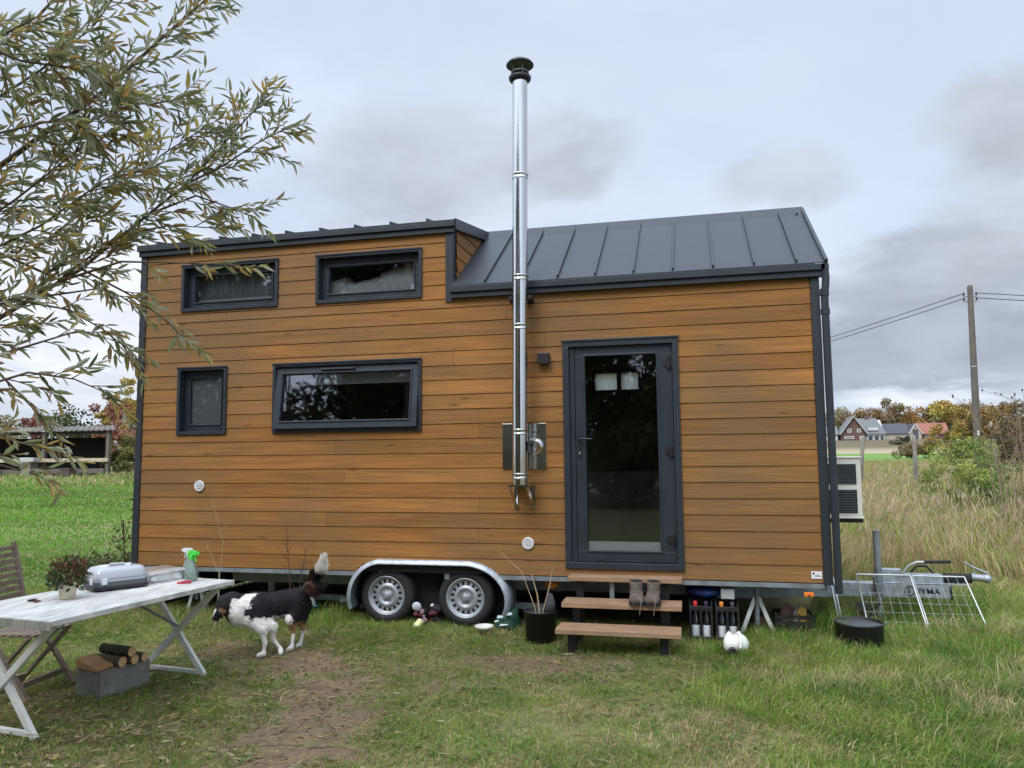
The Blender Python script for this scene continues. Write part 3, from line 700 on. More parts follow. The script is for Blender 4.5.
# lettering and emblem on the drawbar
def text(body,size,loc,m,parent,rz=0.,ext=.002,sx=1.):
    cu=bpy.data.curves.new('lettering','FONT'); cu.body=body; cu.size=size; cu.extrude=ext; cu.offset=.0015*size/.08
    t=bpy.data.objects.new('lettering',cu); COL.objects.link(t)
    bpy.context.view_layer.update()
    me=bpy.data.meshes.new_from_object(t.evaluated_get(bpy.context.evaluated_depsgraph_get())); COL.objects.unlink(t); bpy.data.objects.remove(t)
    R_=Matrix.Rotation(rz,4,'Z')@Matrix.Rotation(PI/2,4,'X')@Matrix.Diagonal((sx,1,1,1))
    off=BASE[parent]; me.transform(Matrix.Translation(V(*loc)-off)@R_)
    me.materials.clear(); me.materials.append(m)
    o=bpy.data.objects.new('lettering',me); COL.objects.link(o); o.parent=parent; BASE[o]=off; return o
INK=mat('black_print',(.02,.022,.028),.5)
text('SYMA',.074,(8.142,1.137,.287),INK,bar,sx=1.18)
em=MB(); cx_,cz_=8.085,.313
def ring(rad,w,n,rot):
    P=[(cx_+r_*math.cos(2*PI*i/n+rot),1.137,cz_+r_*math.sin(2*PI*i/n+rot)) for r_ in (rad,rad-w) for i in range(n)]
    em.add(P,[(i,(i+1)%n,n+(i+1)%n,n+i) for i in range(n)])
ring(.054,.013,6,PI/6); em.build('emblem',INK,bar,recalc=False)
text('S',.062,(8.064,1.137,.292),INK,bar)
# ------------------------------------------------------------------ steps and boots
st=thing('garden_steps','three tread timber steps on dark legs below the glass door','steps',(5.38,-.45,0))
for (x0,x1,y0_,y1_,z0) in ((4.87,5.905,-.20,.0,.535),(4.853,5.90,-.48,-.19,.348),(4.847,5.895,-.76,-.47,.180)):
    t=MB()
    w=(y1_-y0_-.006)/2
    for k in range(2): t.box(x0+random.uniform(-.003,.003),x1+random.uniform(-.003,.003),y0_+k*(w+.006),y0_+k*(w+.006)+w,z0-.002*k,z0+.042-.002*k)
    t.build('tread',TREAD,st,bevel=.004)
for x in (4.97,5.75):
    b=MB(); b.box(x-.035,x+.035,-.655,-.58,-.02,.179); b.box(x-.035,x+.035,-.35,-.28,-.02,.347); b.box(x-.035,x+.035,-.12,-.05,-.02,.534)
    b.box(x-.03,x+.03,-.58,-.05,.11,.165); b.box(x-.03,x+.03,-.28,-.05,.28,.335); b.build('leg_frame',BLACKM,st,bevel=.003)
for x in (5.27,5.62): boxpart('brace',GALVD,st,(x-.02,x+.02,-.14,-.09,.35,.534))
BOOT=mat('brown_suede',(.095,.072,.055),.85,var=.6,scale=22,bump=.5,bscale=50); SOLE=mat('boot_sole',(.022,.02,.019),.8); LACE=mat('boot_lace',(.20,.17,.13),.8)
def boot(x,rz,label):
    r=thing('hiking_boot',label,'boot',(x,-.41,.3895),rz,'walking boots on the middle step',local=True); r.scale=(1.38,1.,.95)
    u=MB()  # toe towards -Y
    u.loft([((0,-.118,.042),(.026,0,0),(0,0,.020)),((0,-.105,.050),(.045,0,0),(0,0,.034)),((0,-.07,.056),(.051,0,0),(0,.004,.043)),((0,-.03,.062),(.047,0,0),(0,.012,.050)),((0,.02,.075),(.041,0,0),(0,.03,.058)),
            ((0,.065,.10),(.042,0,0),(0,.052,.05)),((0,.085,.14),(.041,0,0),(0,.060,.02)),((0,.09,.175),(.044,0,0),(0,.064,.008)),((0,.092,.195),(.046,0,0),(0,.066,.004)),((0,.092,.19),(.036,0,0),(0,.054,.0)),((0,.09,.13),(.030,0,0),(0,.045,0))],16)
    u.loft([((0,.145,.02),(.036,0,0),(0,.012,.0)),((0,.14,.06),(.038,0,0),(0,.018,0)),((0,.135,.12),(.037,0,0),(0,.02,0))],12)
    u.build('upper',BOOT,r)
    s=MB(); pr=[(-.03,-.118),(.03,-.118),(.05,-.08),(.05,-.02),(.042,.06),(.044,.14),(.03,.165),(-.03,.165),(-.044,.14),(-.042,.06),(-.05,-.02),(-.05,-.08)]
    s.prism([(a,b,0) for a,b in pr],(0,0,.028)); s.build('sole',SOLE,r,bevel=.003)
    l=MB()
    for k in range(6):
        t=k/5; y=-.035+.085*t; z=.108+.06*t; l.tube([(-.022,y,z),(0,y-.006,z+.008),(.022,y+.008,z+.004)],.0032,5)
    l.tube([(.005,-.04,.105),(.03,-.09,.085),(.022,-.135,.03),(.012,-.15,-.07)],.0016,5)
    l.tube([(-.005,-.04,.105),(-.03,-.08,.09),(-.042,-.04,.06)],.0016,5)
    l.build('lace',LACE,r)
    l=MB(); l.lathe([(0,.188),(.9,.196)],(0,0,0),16); l.v=[(x*.040,.092+y*.060,z) for x,y,z in l.v]; l.build('opening_shade',DARKIN,r)  # near-black disc across the boot opening, standing in for the shade inside
    l=MB(); l.loft([((0,-.122,.030),(.022,0,0),(0,0,.012)),((0,-.108,.034),(.047,0,0),(0,0,.022)),((0,-.08,.034),(.053,0,0),(0,0,.020)),((0,-.05,.03),(.052,0,0),(0,0,.010))],14); l.build('toe_cap',SOLE,r)
boot(5.515,.10,'brown walking boot on the middle step, the left of the pair'); boot(5.655,-.04,'brown walking boot on the middle step, the right of the pair')

# ------------------------------------------------------------------ table and what stands on it
A=V(2.30,-3.43,0); B_=V(2.496,-1.862,0); dl=(B_-A).normalized(); wv=V(-dl.y,dl.x,0); Ln=(B_-A).length; Wd=.97
tbl=thing('garden_table','long weathered white garden table with crossed metal legs','table',tuple(A+dl*Ln/2+wv*Wd/2))
def tp(l,w,z): q=A+dl*l+wv*w; return (q.x,q.y,z)
t=MB(); nb=6
for k in range(nb):
    a,b=Wd*k/nb+.0015,Wd*(k+1)/nb-.0015; q=random.uniform(.86,1.06); t.tone=(q,q*.99,q*.965)
    t.hexa([tp(0,a,.705),tp(Ln,a,.705),tp(Ln,b,.705),tp(0,b,.705),tp(0,a,.74),tp(Ln,a,.74),tp(Ln,b,.74),tp(0,b,.74)])
t.tone=(1,1,1); t.build('tabletop',TABLE,tbl,bevel=.003)
t=MB(); t.tone=(.55,.54,.50); t.hexa([tp(-.012,0,.685),tp(-.001,0,.685),tp(-.001,Wd,.685),tp(-.012,Wd,.685),tp(-.012,0,.735),tp(-.001,0,.735),tp(-.001,Wd,.735),tp(-.012,Wd,.735)]); t.build('end_board',TABLE,tbl)
for l in (.10,Ln-.06):
    for w0,w1 in ((.22,.86),(.86,.12)):
        b=MB(); b.bar(tp(l,w0,.0),tp(l+(.03 if w0<w1 else 0),w1 if w0<w1 else .10,.70),.045,.03,up=tuple(dl)); b.build('leg',TABLEG,tbl,bevel=.003)
    b=MB(); b.bar(tp(l,.24,.03),tp(l,.84,.03),.03,.03); b.build('foot_rail',TABLEG,tbl,bevel=.002)
    b=MB(); b.bar(tp(l,.06,.692),tp(l,.92,.692),.04,.025); b.build('top_rail',TABLEG,tbl)
b=MB(); b.bar(tp(Ln-.05,.50,.36),tp(Ln-.62,.50,.70),.018,.018); b.bar(tp(.1,.50,.36),tp(.67,.50,.70),.018,.018); b.build('brace',GALVD,tbl)

TX,TY=1.795,-2.785
pl=thing('potted_plant','small bushy reddish plant in a cream pot on the white table','potted plant',(TX,TY,.741))
p=MB(); p.lathe([(0,0),(.046,0),(.048,.004),(.060,.085),(.062,.10),(.056,.10),(.052,.085),(0,.082)],(TX,TY,.741),24)
pot=p.build('pot',mat('cream_glaze',(.60,.55,.40),.35,var=.12,scale=10),pl)
p=MB(); p.lathe([(.0465,0),(.0505,.022),(.052,.022)],(TX,TY,.7405),24); p.build('pot_base',mat('dark_glaze',(.07,.05,.035),.4),pot)
N_=620
u=nrm(rng.normal(size=(N_,3))); rad=rng.uniform(.2,1,N_)**.6
c=np.array([TX,TY,.90])+u*rad[:,None]*np.array([.130,.130,.125]); keep=c[:,2]>.815; c=c[keep]; u=u[keep]; n_=len(c)
k=rng.random(n_)[:,None]; hi=np.clip((c[:,2:3]-.86)/.12,0,1)
col=np.where(k<.06+.38*hi,np.array([.15,.042,.032]),np.where(k<.9,np.array([.055,.085,.03]),np.array([.22,.12,.06])))*rng.uniform(.6,1.35,(n_,1))
leaves('foliage',c,u+rng.normal(size=(n_,3))*.5+np.array([0,0,.3]),rng.normal(size=(n_,3)),rng.uniform(.022,.046,n_),rng.uniform(.011,.020,n_),col,LEAF,pl)
p=MB()
for k in range(16):
    t=rng.uniform(0,2*PI); p.tube([(TX,TY,.82),(TX+.07*math.cos(t),TY+.07*math.sin(t),.90),(TX+.12*math.cos(t),TY+.12*math.sin(t),rng.uniform(.92,1.02))],.0025,5)
p.build('stem',mat('red_stem',(.12,.05,.035),.7),pl)

# lidded carry box
cb=thing('carry_box','oblong plastic carry box with smoky clear lid and black base on the table','carry box',(1.80,-2.33,.741),math.atan2(dl.y,dl.x)-.42-PI/2,local=True); cb.scale=(.88,.74,1.0)
def rrect(a,b,z,r=.06,n=5):
    out=[]
    for cx0,cy0,t0 in ((a-r,b-r,0),(-a+r,b-r,90),(-a+r,-b+r,180),(a-r,-b+r,270)):
        for i in range(n+1):
            t=math.radians(t0+90*i/n); out.append((cx0+r*math.cos(t),cy0+r*math.sin(t),z))
    return out
def stack(secs,cap_top=True,cap_bot=True):
    m=MB(); n=len(secs[0]); vs=[q for s_ in secs for q in s_]; fs=[]
    for i in range(len(secs)-1):
        for j in range(n): fs.append((i*n+j,i*n+(j+1)%n,(i+1)*n+(j+1)%n,(i+1)*n+j))
    m.add(vs,fs,True)
    if cap_bot: m.add(secs[0],[tuple(range(n-1,-1,-1))])
    if cap_top: m.add(secs[-1],[tuple(range(n))])
    return m
stack([rrect(.155,.245,0),rrect(.172,.262,.012),rrect(.175,.265,.03),rrect(.160,.250,.032)]).build('base',BLACKP,cb,bevel=.002)
SMK=glassmat('smoky_plastic',(.50,.52,.54),1.5,.60,(.74,.76,.80))
stack([rrect(.165,.255,.033),rrect(.158,.248,.09),rrect(.150,.240,.135),rrect(.128,.215,.158),rrect(.09,.17,.166)],True,False).build('lid',SMK,cb)
stack([rrect(.1665,.2565,.033),rrect(.1640,.2540,.066)],False,False).build('lower_shell',mat('dark_smoky_plastic',(.085,.088,.095),.35),cb)
stack([rrect(.140,.23,.034),rrect(.138,.228,.092)]).build('tray',mat('grey_tray',(.035,.036,.04),.5),cb)
stack([rrect(.166,.256,.082),rrect(.166,.256,.090)],False,False).build('rim',mat('lid_edge',(.30,.31,.33),.3),cb)
h=MB(); h.tube([(0,-.08,.162),(0,-.065,.174),(0,.065,.174),(0,.08,.162)],.009,8); h.build('carry_handle',mat('grey_handle',(.45,.47,.49),.4),cb)
for yy in (-.269,.269): boxpart('latch',WHITE,cb,(.03,.075,yy-.008,yy+.008,.055,.10)) if False else None
for bx in ((.165,.178,-.20,-.15,.05,.095),(.06,.11,-.268,-.255,.05,.09)): boxpart('latch',WHITE,cb,bx,bevel=.003)
# clear food tray
fc=thing('food_tray','low clear plastic tray with pale contents beside the carry box','plastic tray',(1.86,-1.97,.741),math.atan2(dl.y,dl.x)-PI/2-.2,local=True)
CLR=glassmat('clear_plastic',(.80,.79,.77),1.3,.45,(.72,.69,.66))
stack([rrect(.14,.17,0,.03),rrect(.155,.185,.065,.03),rrect(.165,.195,.068,.03)],False,True).build('tray',CLR,fc)
stack([rrect(.165,.195,.070,.03),rrect(.15,.18,.085,.03),rrect(.10,.13,.092,.03)],True,False).build('lid',CLR,fc)
b=MB()
for k in range(14): b.ball((rng.uniform(-.09,.09),rng.uniform(-.12,.12),.03),.032,8,(1.2,1.2,.8))
b.build('contents',mat('pale_food',(.72,.52,.42),.7,var=.2),fc)
# spray bottles
def spray(x,y,rz,label,green):
    r=thing('spray_bottle',label,'spray bottle',(x,y,.741),rz,'spray bottles on the table',local=True); r.scale=(1.12,1.12,1.12)
    b=MB(); b.lathe([(0,0),(.040,0),(.044,.008),(.044,.055),(.040,.085),(.024,.125),(.016,.145),(.016,.16)],(0,0,0),20); b.build('bottle',glassmat('tinted_plastic_'+('green' if green else 'clear'),(.72,.84,.78) if green else (.84,.84,.82),1.4,.28,(.55,.68,.60)),r)
    b=MB(); b.lathe([(0,.004),(.039,.004),(.041,.03),(0,.032)],(0,0,0),16); b.build('liquid',mat('liquid_'+str(green),(.30,.48,.40) if green else (.4,.38,.33),.2),r)
    c=mat('trigger_'+str(green),(.06,.60,.05) if green else (.62,.62,.60),.4)
    b=MB(); b.lathe([(.018,.15),(.019,.172),(.014,.178)],(0,0,0),14); b.hexa([(-.052,-.013,.178),(.038,-.013,.176),(.038,.013,.176),(-.052,.013,.178),(-.058,-.010,.208),(.020,-.012,.212),(.020,.012,.212),(-.058,.010,.208)])
    b.box(-.075,-.056,-.008,.008,.184,.202); b.bar((-.03,0,.178),(-.046,0,.135),.012,.008); b.bar((.03,0,.18),(.034,0,.16),.016,.01)
    b.build('trigger',c,r,bevel=.003)
spray(2.18,-1.97,math.radians(165),'clear spray bottle with bright green trigger head on the table',True)
spray(2.055,-1.83,math.radians(-15),'paler spray bottle with white trigger, behind the green headed one',False)
b=MB(); b.bar((2.19,-2.10,.752),(2.245,-2.055,.752),.03,.02); b.bar((2.165,-2.12,.750),(2.19,-2.10,.75),.018,.014)
tag(b.build('scrub_brush',mat('pink_red_plastic',(.55,.03,.07),.4),loc=(2.18,-2.11,.741),bevel=.004),'small pinkish red plastic brush lying by the green spray bottle','brush')
c=np.array([[1.60,-2.93,.744],[1.64,-2.90,.746],[1.62,-2.95,.747]]); 
tag(leaves('dead_leaf',c,np.array([[1,.4,0],[.8,-.6,.05],[.2,1,.1]]),np.array([[0,.2,1.],[0.3,0,1],[-.2,0,1]]),np.array([.14,.10,.09]),np.array([.05,.045,.04]),np.tile([.12,.065,.04],(3,1)),LEAF,loc=(1.60,-2.93,.742)),'brown dead leaves lying near the end of the white table','leaf')

# ------------------------------------------------------------------ folding chair behind the table
chh=thing('folding_chair','greyed slatted wooden folding chair behind the white table','chair',(1.17,-2.50,0),math.radians(6),local=True)
# local +X is the direction the chair faces, seat centre at the origin
for s in (-1,1):
    b=MB(); b.bar((.24,s*.235,0),(-.22,s*.235,.62),.022,.045,up=(0,1,0)); b.bar((-.22,s*.235,.62),(-.33,s*.235,1.06),.022,.045,up=(0,1,0)); b.build('back_stile',TEAKG,chh,bevel=.003)
    b=MB(); b.bar((-.20,s*.205,0),(.20,s*.205,.43),.022,.045,up=(0,1,0)); b.build('leg',TEAKG,chh,bevel=.003)
for k in range(9):
    z=.60+.05*k; x=-.215-.11*(z-.62)/.44; boxpart('back_slat',TEAKG,chh,(x-.008,x+.008,-.224,.224,z,z+.036),bevel=.002)
for k in range(7):
    x=-.19+.062*k; boxpart('seat_slat',TEAKG,chh,(x,x+.05,-.19,.19,.43,.448),bevel=.002)
for x,z in ((.16,.10),(-.15,.055)):
    boxpart('stretcher',TEAKG,chh,(x-.012,x+.012,-.20,.20,z-.02,z+.02))

# ------------------------------------------------------------------ concrete block and firewood
P0=V(1.905,-2.57,0); e1=V(.09,.41,0).normalized(); e2=V(-e1.y,e1.x,0)
def bp(a,b,z): q=P0+e1*a+e2*b; return (q.x,q.y,z)
b=MB(); b.hexa([bp(0,0,-.02),bp(.41,0,-.02),bp(.41,.27,-.02),bp(0,.27,-.02),bp(0,0,.195),bp(.41,0,.195),bp(.41,.27,.195),bp(0,.27,.195)])
tag(b.build('concrete_block',CONC,loc=tuple(P0),bevel=.008),'grey concrete block on the grass carrying firewood, under the table','concrete block')
def log(p,q,r,label,bark):
    p,q=V(*p),V(*q); d=q-p; b=MB(); n=18
    k=[p+d*t for t in np.linspace(0,1,7)]
    b.tube(k,[r*random.uniform(.94,1.05) for _ in k],n,cap=False)
    o=thing('firewood_log',label,'log',tuple(p+d/2-V(0,0,r)),group='firewood on the concrete block')
    b.build('bark',bark,o)
    for s_,t_ in ((p,p+d*.002),(q-d*.002,q)): e=MB(); e.tube([s_,t_],r*.985,n); e.build('cut_end',LOGEND,o)
DB=mat('dark_green_bark',(.055,.05,.03),.9,var=.3,scale=25,bump=.6)
BB=mat('brown_log_bark',(.11,.085,.06),.9,var=.3,scale=25,bump=.6)
log((1.70,-2.385,.232),(1.965,-2.43,.232),.036,'brown barked log lying on the block nearest its front edge',BB)
log((1.73,-2.31,.230),(2.00,-2.345,.230),.034,'brown log with pale end in the middle of the block',BB)
log((1.76,-2.24,.229),(2.02,-2.265,.229),.033,'short brown log at the back of the concrete block',BB)
log((1.70,-2.32,.292),(1.99,-2.365,.290),.036,'dark green barked log lying on top of the other firewood',DB)
w=MB(); w.prism([bp(-.03,.03,.197),bp(.17,.02,.197),bp(.15,.04,.235),bp(.0,.24,.30),bp(-.05,.24,.29)][:5],(0,0,.0)) if False else None
w=MB(); w.hexa([bp(-.02,.03,.196),bp(.16,.03,.196),bp(.14,.25,.196),bp(-.01,.25,.196),bp(-.03,.02,.222),bp(.17,.02,.222),bp(.12,.24,.275),bp(-.02,.24,.27)])
tag(w.build('split_log',mat('split_wood',(.50,.27,.12),.75,var=.2,scale=6,stretch=(1,1,6),bump=.3),loc=bp(.07,.1,.196),bevel=.004),'orange split wedge of firewood leaning on the concrete block','split log',group='firewood on the concrete block')

# ------------------------------------------------------------------ bits in front of and under the trailer
def tripod(x,y,h,label,k=.16):
    o=thing('support_stand',label,'stand',(x,y,0),group='support stands under the trailer')
    for a,b in ((-k,-.02),(k,0.0),(.0,.2)):
        m=MB(); m.bar((x+a,y+b,0),(x+a*.1,y+b*.1,h-.1),.035,.012,up=(0,1,0)); m.build('leg',mat('white_painted_steel',(.66,.68,.64),.5,var=.2,scale=14) if 'white_painted_steel' not in MATS else MATS['white_painted_steel'],o)
    m=MB(); m.tube([(x,y,.12),(x,y,h)],.022,10); m.build('spindle',GALVD,o)
    boxpart('head_plate',GALVD,o,(x-.05,x+.05,y-.05,y+.05,h,h+.012))
tripod(6.565,.22,.465,'white A shaped support stand under the right end of the trailer')
tripod(1.95,.35,.465,'white support stand in shade behind the dog',.09)
tripod(.55,.40,.465,'white support stand under the far left corner of the trailer',.10)
pf=MB(); pf.tube([(1.36,.6,0),(1.36,.6,.47)],.035,10); tag(pf.build('prop_post',mat('pale_post',(.42,.42,.38),.7),loc=(1.36,.6,0)),'pale round prop under the trailer above the dog','prop')
def bucketmesh(r0,r1,h,c,t=.006): return [(0,.0),(r0,.0),(r1,h),(r1+.006,h),(r1+.006,h+.008),(r1-t,h+.008),(r0-t,.01),(0,.01)]
bk=thing('black_bucket','black bucket of sticks beside the wooden steps','bucket',(4.625,-.28,0))
b=MB(); b.lathe(bucketmesh(.135,.148,.27,0),(4.625,-.28,0),28); b.build('pail',BLACKP,bk)
b=MB(); b.tube([(4.48,-.28,.262)]+[(4.625+.147*math.cos(t),-.28+.10*abs(math.sin(t)),.262-.10*math.sin(t)*.3) for t in np.linspace(PI,0,9)],.003,5); b.build('handle',GALVD,bk)
b=MB(); b.lathe([(0,.24),(.14,.24)],(4.625,-.28,0),20); b.build('ash',mat('ash_and_dirt',(.05,.045,.04),.95),bk)
gl=MB()
gl.loft([((4.70,-.25,.25),(.05,0,0),(0,.03,0)),((4.71,-.24,.33),(.052,0,0),(0,.035,0)),((4.705,-.23,.40),(.03,0,0.01),(0,.025,0)),((4.70,-.22,.425),(.01,0,0),(0,.01,0))],10)
tag(gl.build('work_glove',mat('dark_glove',(.045,.047,.05),.8),loc=(4.70,-.25,.25)),'dark grey glove stuffed upright in the black bucket','glove')
SK=mat('pale_stick',(.42,.30,.17),.8)
for pts,r,lb in (([(4.60,-.27,.02),(4.615,-.28,.28),(4.60,-.29,.42),(4.55,-.3,.60)],.008,'pale thick stick standing at the left in the black bucket'),
                 ([(4.63,-.24,.02),(4.65,-.25,.28),(4.72,-.27,.52),(4.745,-.28,.66)],.006,'thin tan stick leaning right out of the black bucket'),
                 ([(4.61,-.3,.02),(4.58,-.3,.3),(4.45,-.27,.62),(4.22,-.22,.80)],.0035,'long thin twig leaning left out of the black bucket')):
    b=MB(); b.tube(pts,[r,r,r*.8,r*.5],7); tag(b.build('stick',SK,loc=(4.625,-.28,.01)),lb,'stick',group='sticks in the black bucket')
b=MB(); b.ball((4.66,.12,.44),.055,8,(1.2,.6,.7)); b.tube([(4.60,.12,.46),(4.66,.10,.50),(4.72,.12,.46)],.008,6); tag(b.build('orange_strap',mat('orange_webbing',(.75,.25,.02),.6),loc=(4.66,.12,.40)),'orange strap bundle tucked under the trailer behind the bucket','strap')
gb=thing('green_bag','dark green crumpled bag under the trailer beside the bucket','bag',(4.24,.05,0))
b=MB(); b.loft([((4.24,.05,0),(.11,0,0),(0,.10,0)),((4.24,.05,.07),(.13,.02,0),(0,.12,0)),((4.22,.06,.12),(.12,0,.03),(0,.10,0)),((4.25,.06,.19),(.09,0,.04),(0,.07,0)),((4.27,.06,.215),(.04,0,.01),(0,.03,0))],13)
b.build('sack',mat('green_sack',(.012,.06,.035),.6,var=.4,scale=14,bump=.8,bscale=25),gb)
for q in ((4.19,-.07,.145,.03,.025),(4.27,-.06,.17,.035,.03),(4.23,-.09,.08,.04,.015),(4.16,-.08,.11,.02,.015)):
    b=MB(); b.hexa([(q[0]-q[3],q[1]-.012,q[2]),(q[0]+q[3],q[1]-.016,q[2]+.012),(q[0]+q[3],q[1],q[2]+.012),(q[0]-q[3],q[1],q[2]),(q[0]-q[3]*.8,q[1]-.004,q[2]+q[4]),(q[0]+q[3],q[1]-.01,q[2]+q[4]),(q[0]+q[3],q[1]+.01,q[2]+q[4]),(q[0]-q[3],q[1]+.01,q[2]+q[4])]); b.build('paper_scrap',mat('printed_paper',(.55,.62,.62),.6) if 'printed_paper' not in MATS else MATS['printed_paper'],gb)
b=MB(); b.lathe([(0,.008),(.055,.008),(.085,.03),(.092,.045),(.088,.045),(.055,.02),(0,.018)],(4.065,-.2,.055),26); tag(b.build('pet_dish',mat('enamel_dish',(.70,.68,.62),.3),loc=(4.065,-.2,.055)),'small shallow white dish on the grass right of the wheels','dish')
cn=thing('yellow_can','pale yellow can lying in the grass between the wheels','can',(3.37,-.1,.06),0,rx=math.radians(-60),ry=math.radians(24),local=True)
b=MB(); b.lathe([(.0,-.05),(.034,-.05),(.036,-.047),(.036,.047),(.034,.05),(.031,.046),(0,.046)],(0,0,0),22); b.build('can_body',mat('pale_yellow_paper',(.66,.62,.30),.5),cn)
b=MB(); b.lathe([(.0362,-.042),(.0385,-.045),(.0362,-.048)],(0,0,0),22); b.lathe([(.0362,.042),(.0385,.045),(.0362,.048)],(0,0,0),22); b.build('can_rim',GALV,cn)
# heap of red things with a lid
lw=MB(); lw.lathe([(0,0),(.044,0),(.046,.004),(.044,.010),(.036,.013),(0,.013)],(0,0,0),26,'y')
lo_=tag(lw.build('jar_lid',mat('white_lid',(.68,.70,.76),.35)),'round white lid propped on the dark red heap between wheels','lid'); lo_.location=(3.325,-.02,.215); lo_.rotation_euler=(.25,0,.2)
lw=MB(); lw.ball((3.447,.10,.208),.019,9); tag(lw.build('white_ball',WHITE,loc=(3.447,.1,.19)),'tiny white ball above the dark red heap by the wheel','ball')
RB=mat('dark_red_cloth',(.095,.016,.02),.7,var=.5,scale=18,bump=.5)
hp=thing('rag_heap','heap of dark red and black rags between the two wheels','rag heap',(3.39,.10,0))
b=MB()
for k in range(16): b.ball((3.39+rng.uniform(-.10,.10),.08+rng.uniform(-.07,.07),.04+rng.uniform(0,.11)),rng.uniform(.02,.045),8,(1.2,1,.8))
b.build('red_rag',RB,hp)
b=MB()
for k in range(12): b.ball((3.39+rng.uniform(-.14,.14),.12+rng.uniform(-.06,.06),.03+rng.uniform(0,.16)),rng.uniform(.03,.055),8,(1.2,1,.8))
b.build('black_rag',mat('black_cloth',(.015,.013,.016),.8),hp)
b=MB()
for q in ((3.375,-.0,.165,.022),(3.35,-.02,.08,.015),(3.41,-.02,.09,.022),(3.40,-.02,.125,.014)): b=MB(); b.lathe([(q[3],0),(q[3]*.9,-.01),(q[3]*.5,-.012),(q[3]*.45,.0)],(q[0],q[1],q[2]),14,'y'); b.build('ring_trim',MATS.get('pinkish_trim') or mat('pinkish_trim',(.42,.28,.30),.5),hp)
cu=MB(); cu.lathe([(0,0),(.032,0),(.042,.10),(.044,.10),(.040,.098),(.030,.006),(0,.006)],(2.06,.28,0.02),20); tag(cu.build('plastic_cup',mat('teal_plastic',(.03,.20,.25),.4),loc=(2.06,.28,.02)),'teal cup on the ground under the trailer behind the dog','cup')
# bottle crates
def bottle(x,y,label,col):
    o=thing('glass_bottle',label,'bottle',(x,y,.02),group='bottles in the black crates',local=True)
    b=MB(); b.lathe([(0,0),(.036,0),(.038,.005),(.038,.165),(.032,.20),(.017,.245),(.0145,.305),(.016,.31),(.016,.32),(0,.32)],(0,0,0),18); b.build('glass',MATS['bottle_glass'],o)
    b=MB(); b.lathe([(.0386,.015),(.0386,.135)],(0,0,0),18); b.build('bottle_label',MATS['paper_label'],o)
    b=MB(); b.lathe([(.018,.30),(.0185,.335),(.015,.340),(0,.340)],(0,0,0),14); b.build('cap',col,o)
mat('bottle_glass',(.012,.014,.016),.08,spec=.8,coat=.5); mat('paper_label',(.62,.64,.66),.6,var=.15,scale=25)
CAPR=mat('red_cap',(.55,.03,.03),.4); CAPW=mat('pale_cap',(.05,.05,.055),.4); CAPO=mat('orange_cap',(.6,.2,.03),.4); CAPV=mat('violet_cap',(.03,.02,.05),.4)
def crate(x0,label):
    o=thing('bottle_crate',label,'crate',(x0+.10,.06,0),group='black bottle crates under the trailer')
    x1=x0+.205; y0_,y1_=-.085,.235; b=MB()
    b.box(x0,x1,y0_,y1_,0,.018)
    for x in (x0,x1-.018):
        for y in (y0_,y1_-.018): b.box(x,x+.018,y,y+.018,.018,.345)
    b.box((x0+x1)/2-.010,(x0+x1)/2+.010,y0_+.002,y1_-.002,.018,.30)
    b.box(x0,x1,y0_-.002,y0_+.014,.018,.06); b.box(x0,x1,y0_-.002,y0_+.014,.285,.325); b.box(x0,x0+.012,y0_,y1_,.30,.352); b.box(x1-.012,x1,y0_,y1_,.30,.352); b.box(x0,x1,y1_-.012,y1_,.018,.352)
    b.box(x0+.002,x0+.008,y0_+.018,y1_-.018,.018,.3); b.box(x1-.008,x1-.002,y0_+.018,y1_-.018,.018,.3)
    b.build('crate_body',BLACKP,o,bevel=.003)
crate(5.955,'black bottle crate next to the steps'); crate(6.185,'black bottle crate behind the white jug')
bottle(6.010,-.028,'dark labelled bottle at the left of the crate by the steps',CAPR); bottle(6.105,-.028,'dark labelled bottle at the right of the crate by the steps',CAPV)
bottle(6.240,-.028,'dark labelled bottle at the left of the crate behind the jug',CAPO); bottle(6.335,-.028,'dark labelled bottle at the right of the crate behind the jug',CAPW)
bb=MB(); bb.loft([((5.93,.18,.42),(0,.05,0),(0,0,.03)),((6.0,.16,.42),(0,.09,0),(0,0,.05)),((6.12,.15,.41),(0,.10,0),(0,0,.055)),((6.22,.16,.42),(0,.08,0),(0,0,.04)),((6.27,.17,.42),(0,.03,0),(0,0,.02))],12)
tag(bb.build('blue_tarpaulin',mat('blue_tarp',(.012,.03,.13),.5,bump=.6,bscale=20),loc=(6.1,.16,.37)),'dark blue rolled tarpaulin jammed above the bottle crates','tarpaulin')
b=MB(); b.box(6.24,6.36,.02,.10,.375,.468); tag(b.build('junction_box',mat('grey_box',(.33,.35,.34),.5),loc=(6.30,.06,.375),bevel=.006),'small grey box fixed under the trailer rail above the crates','junction box')
# white jug on its side
jg=thing('white_jug','white plastic jug lying in the grass before the bottle crates','jug',(6.32,-.42,.03))
b=MB(); b.loft([((6.235,-.46,.09),(0,.03,0),(0,0,.03)),((6.25,-.455,.095),(0,.07,0),(0,0,.065)),((6.28,-.445,.105),(0,.085,.02),(0,-.015,.088)),((6.325,-.43,.092),(0,.074,.0),(0,.01,.066)),((6.36,-.42,.105),(0,.088,-.01),(0,.012,.086)),((6.42,-.40,.085),(0,.06,.015),(0,0,.058)),((6.445,-.39,.08),(0,.025,0),(0,0,.025))],16); b.build('jug_body',mat('white_jug_plastic',(.78,.77,.70),.45,var=.05),jg)
b=MB(); b.tube([(6.30,-.52,.06),(6.305,-.545,.05)],[.03,.032],14); b.lathe([(.022,0),(.028,-.012)],(6.305,-.545,.05),12,'y'); b.build('mouth',mat('dark_mouth',(.05,.05,.048),.6),jg)
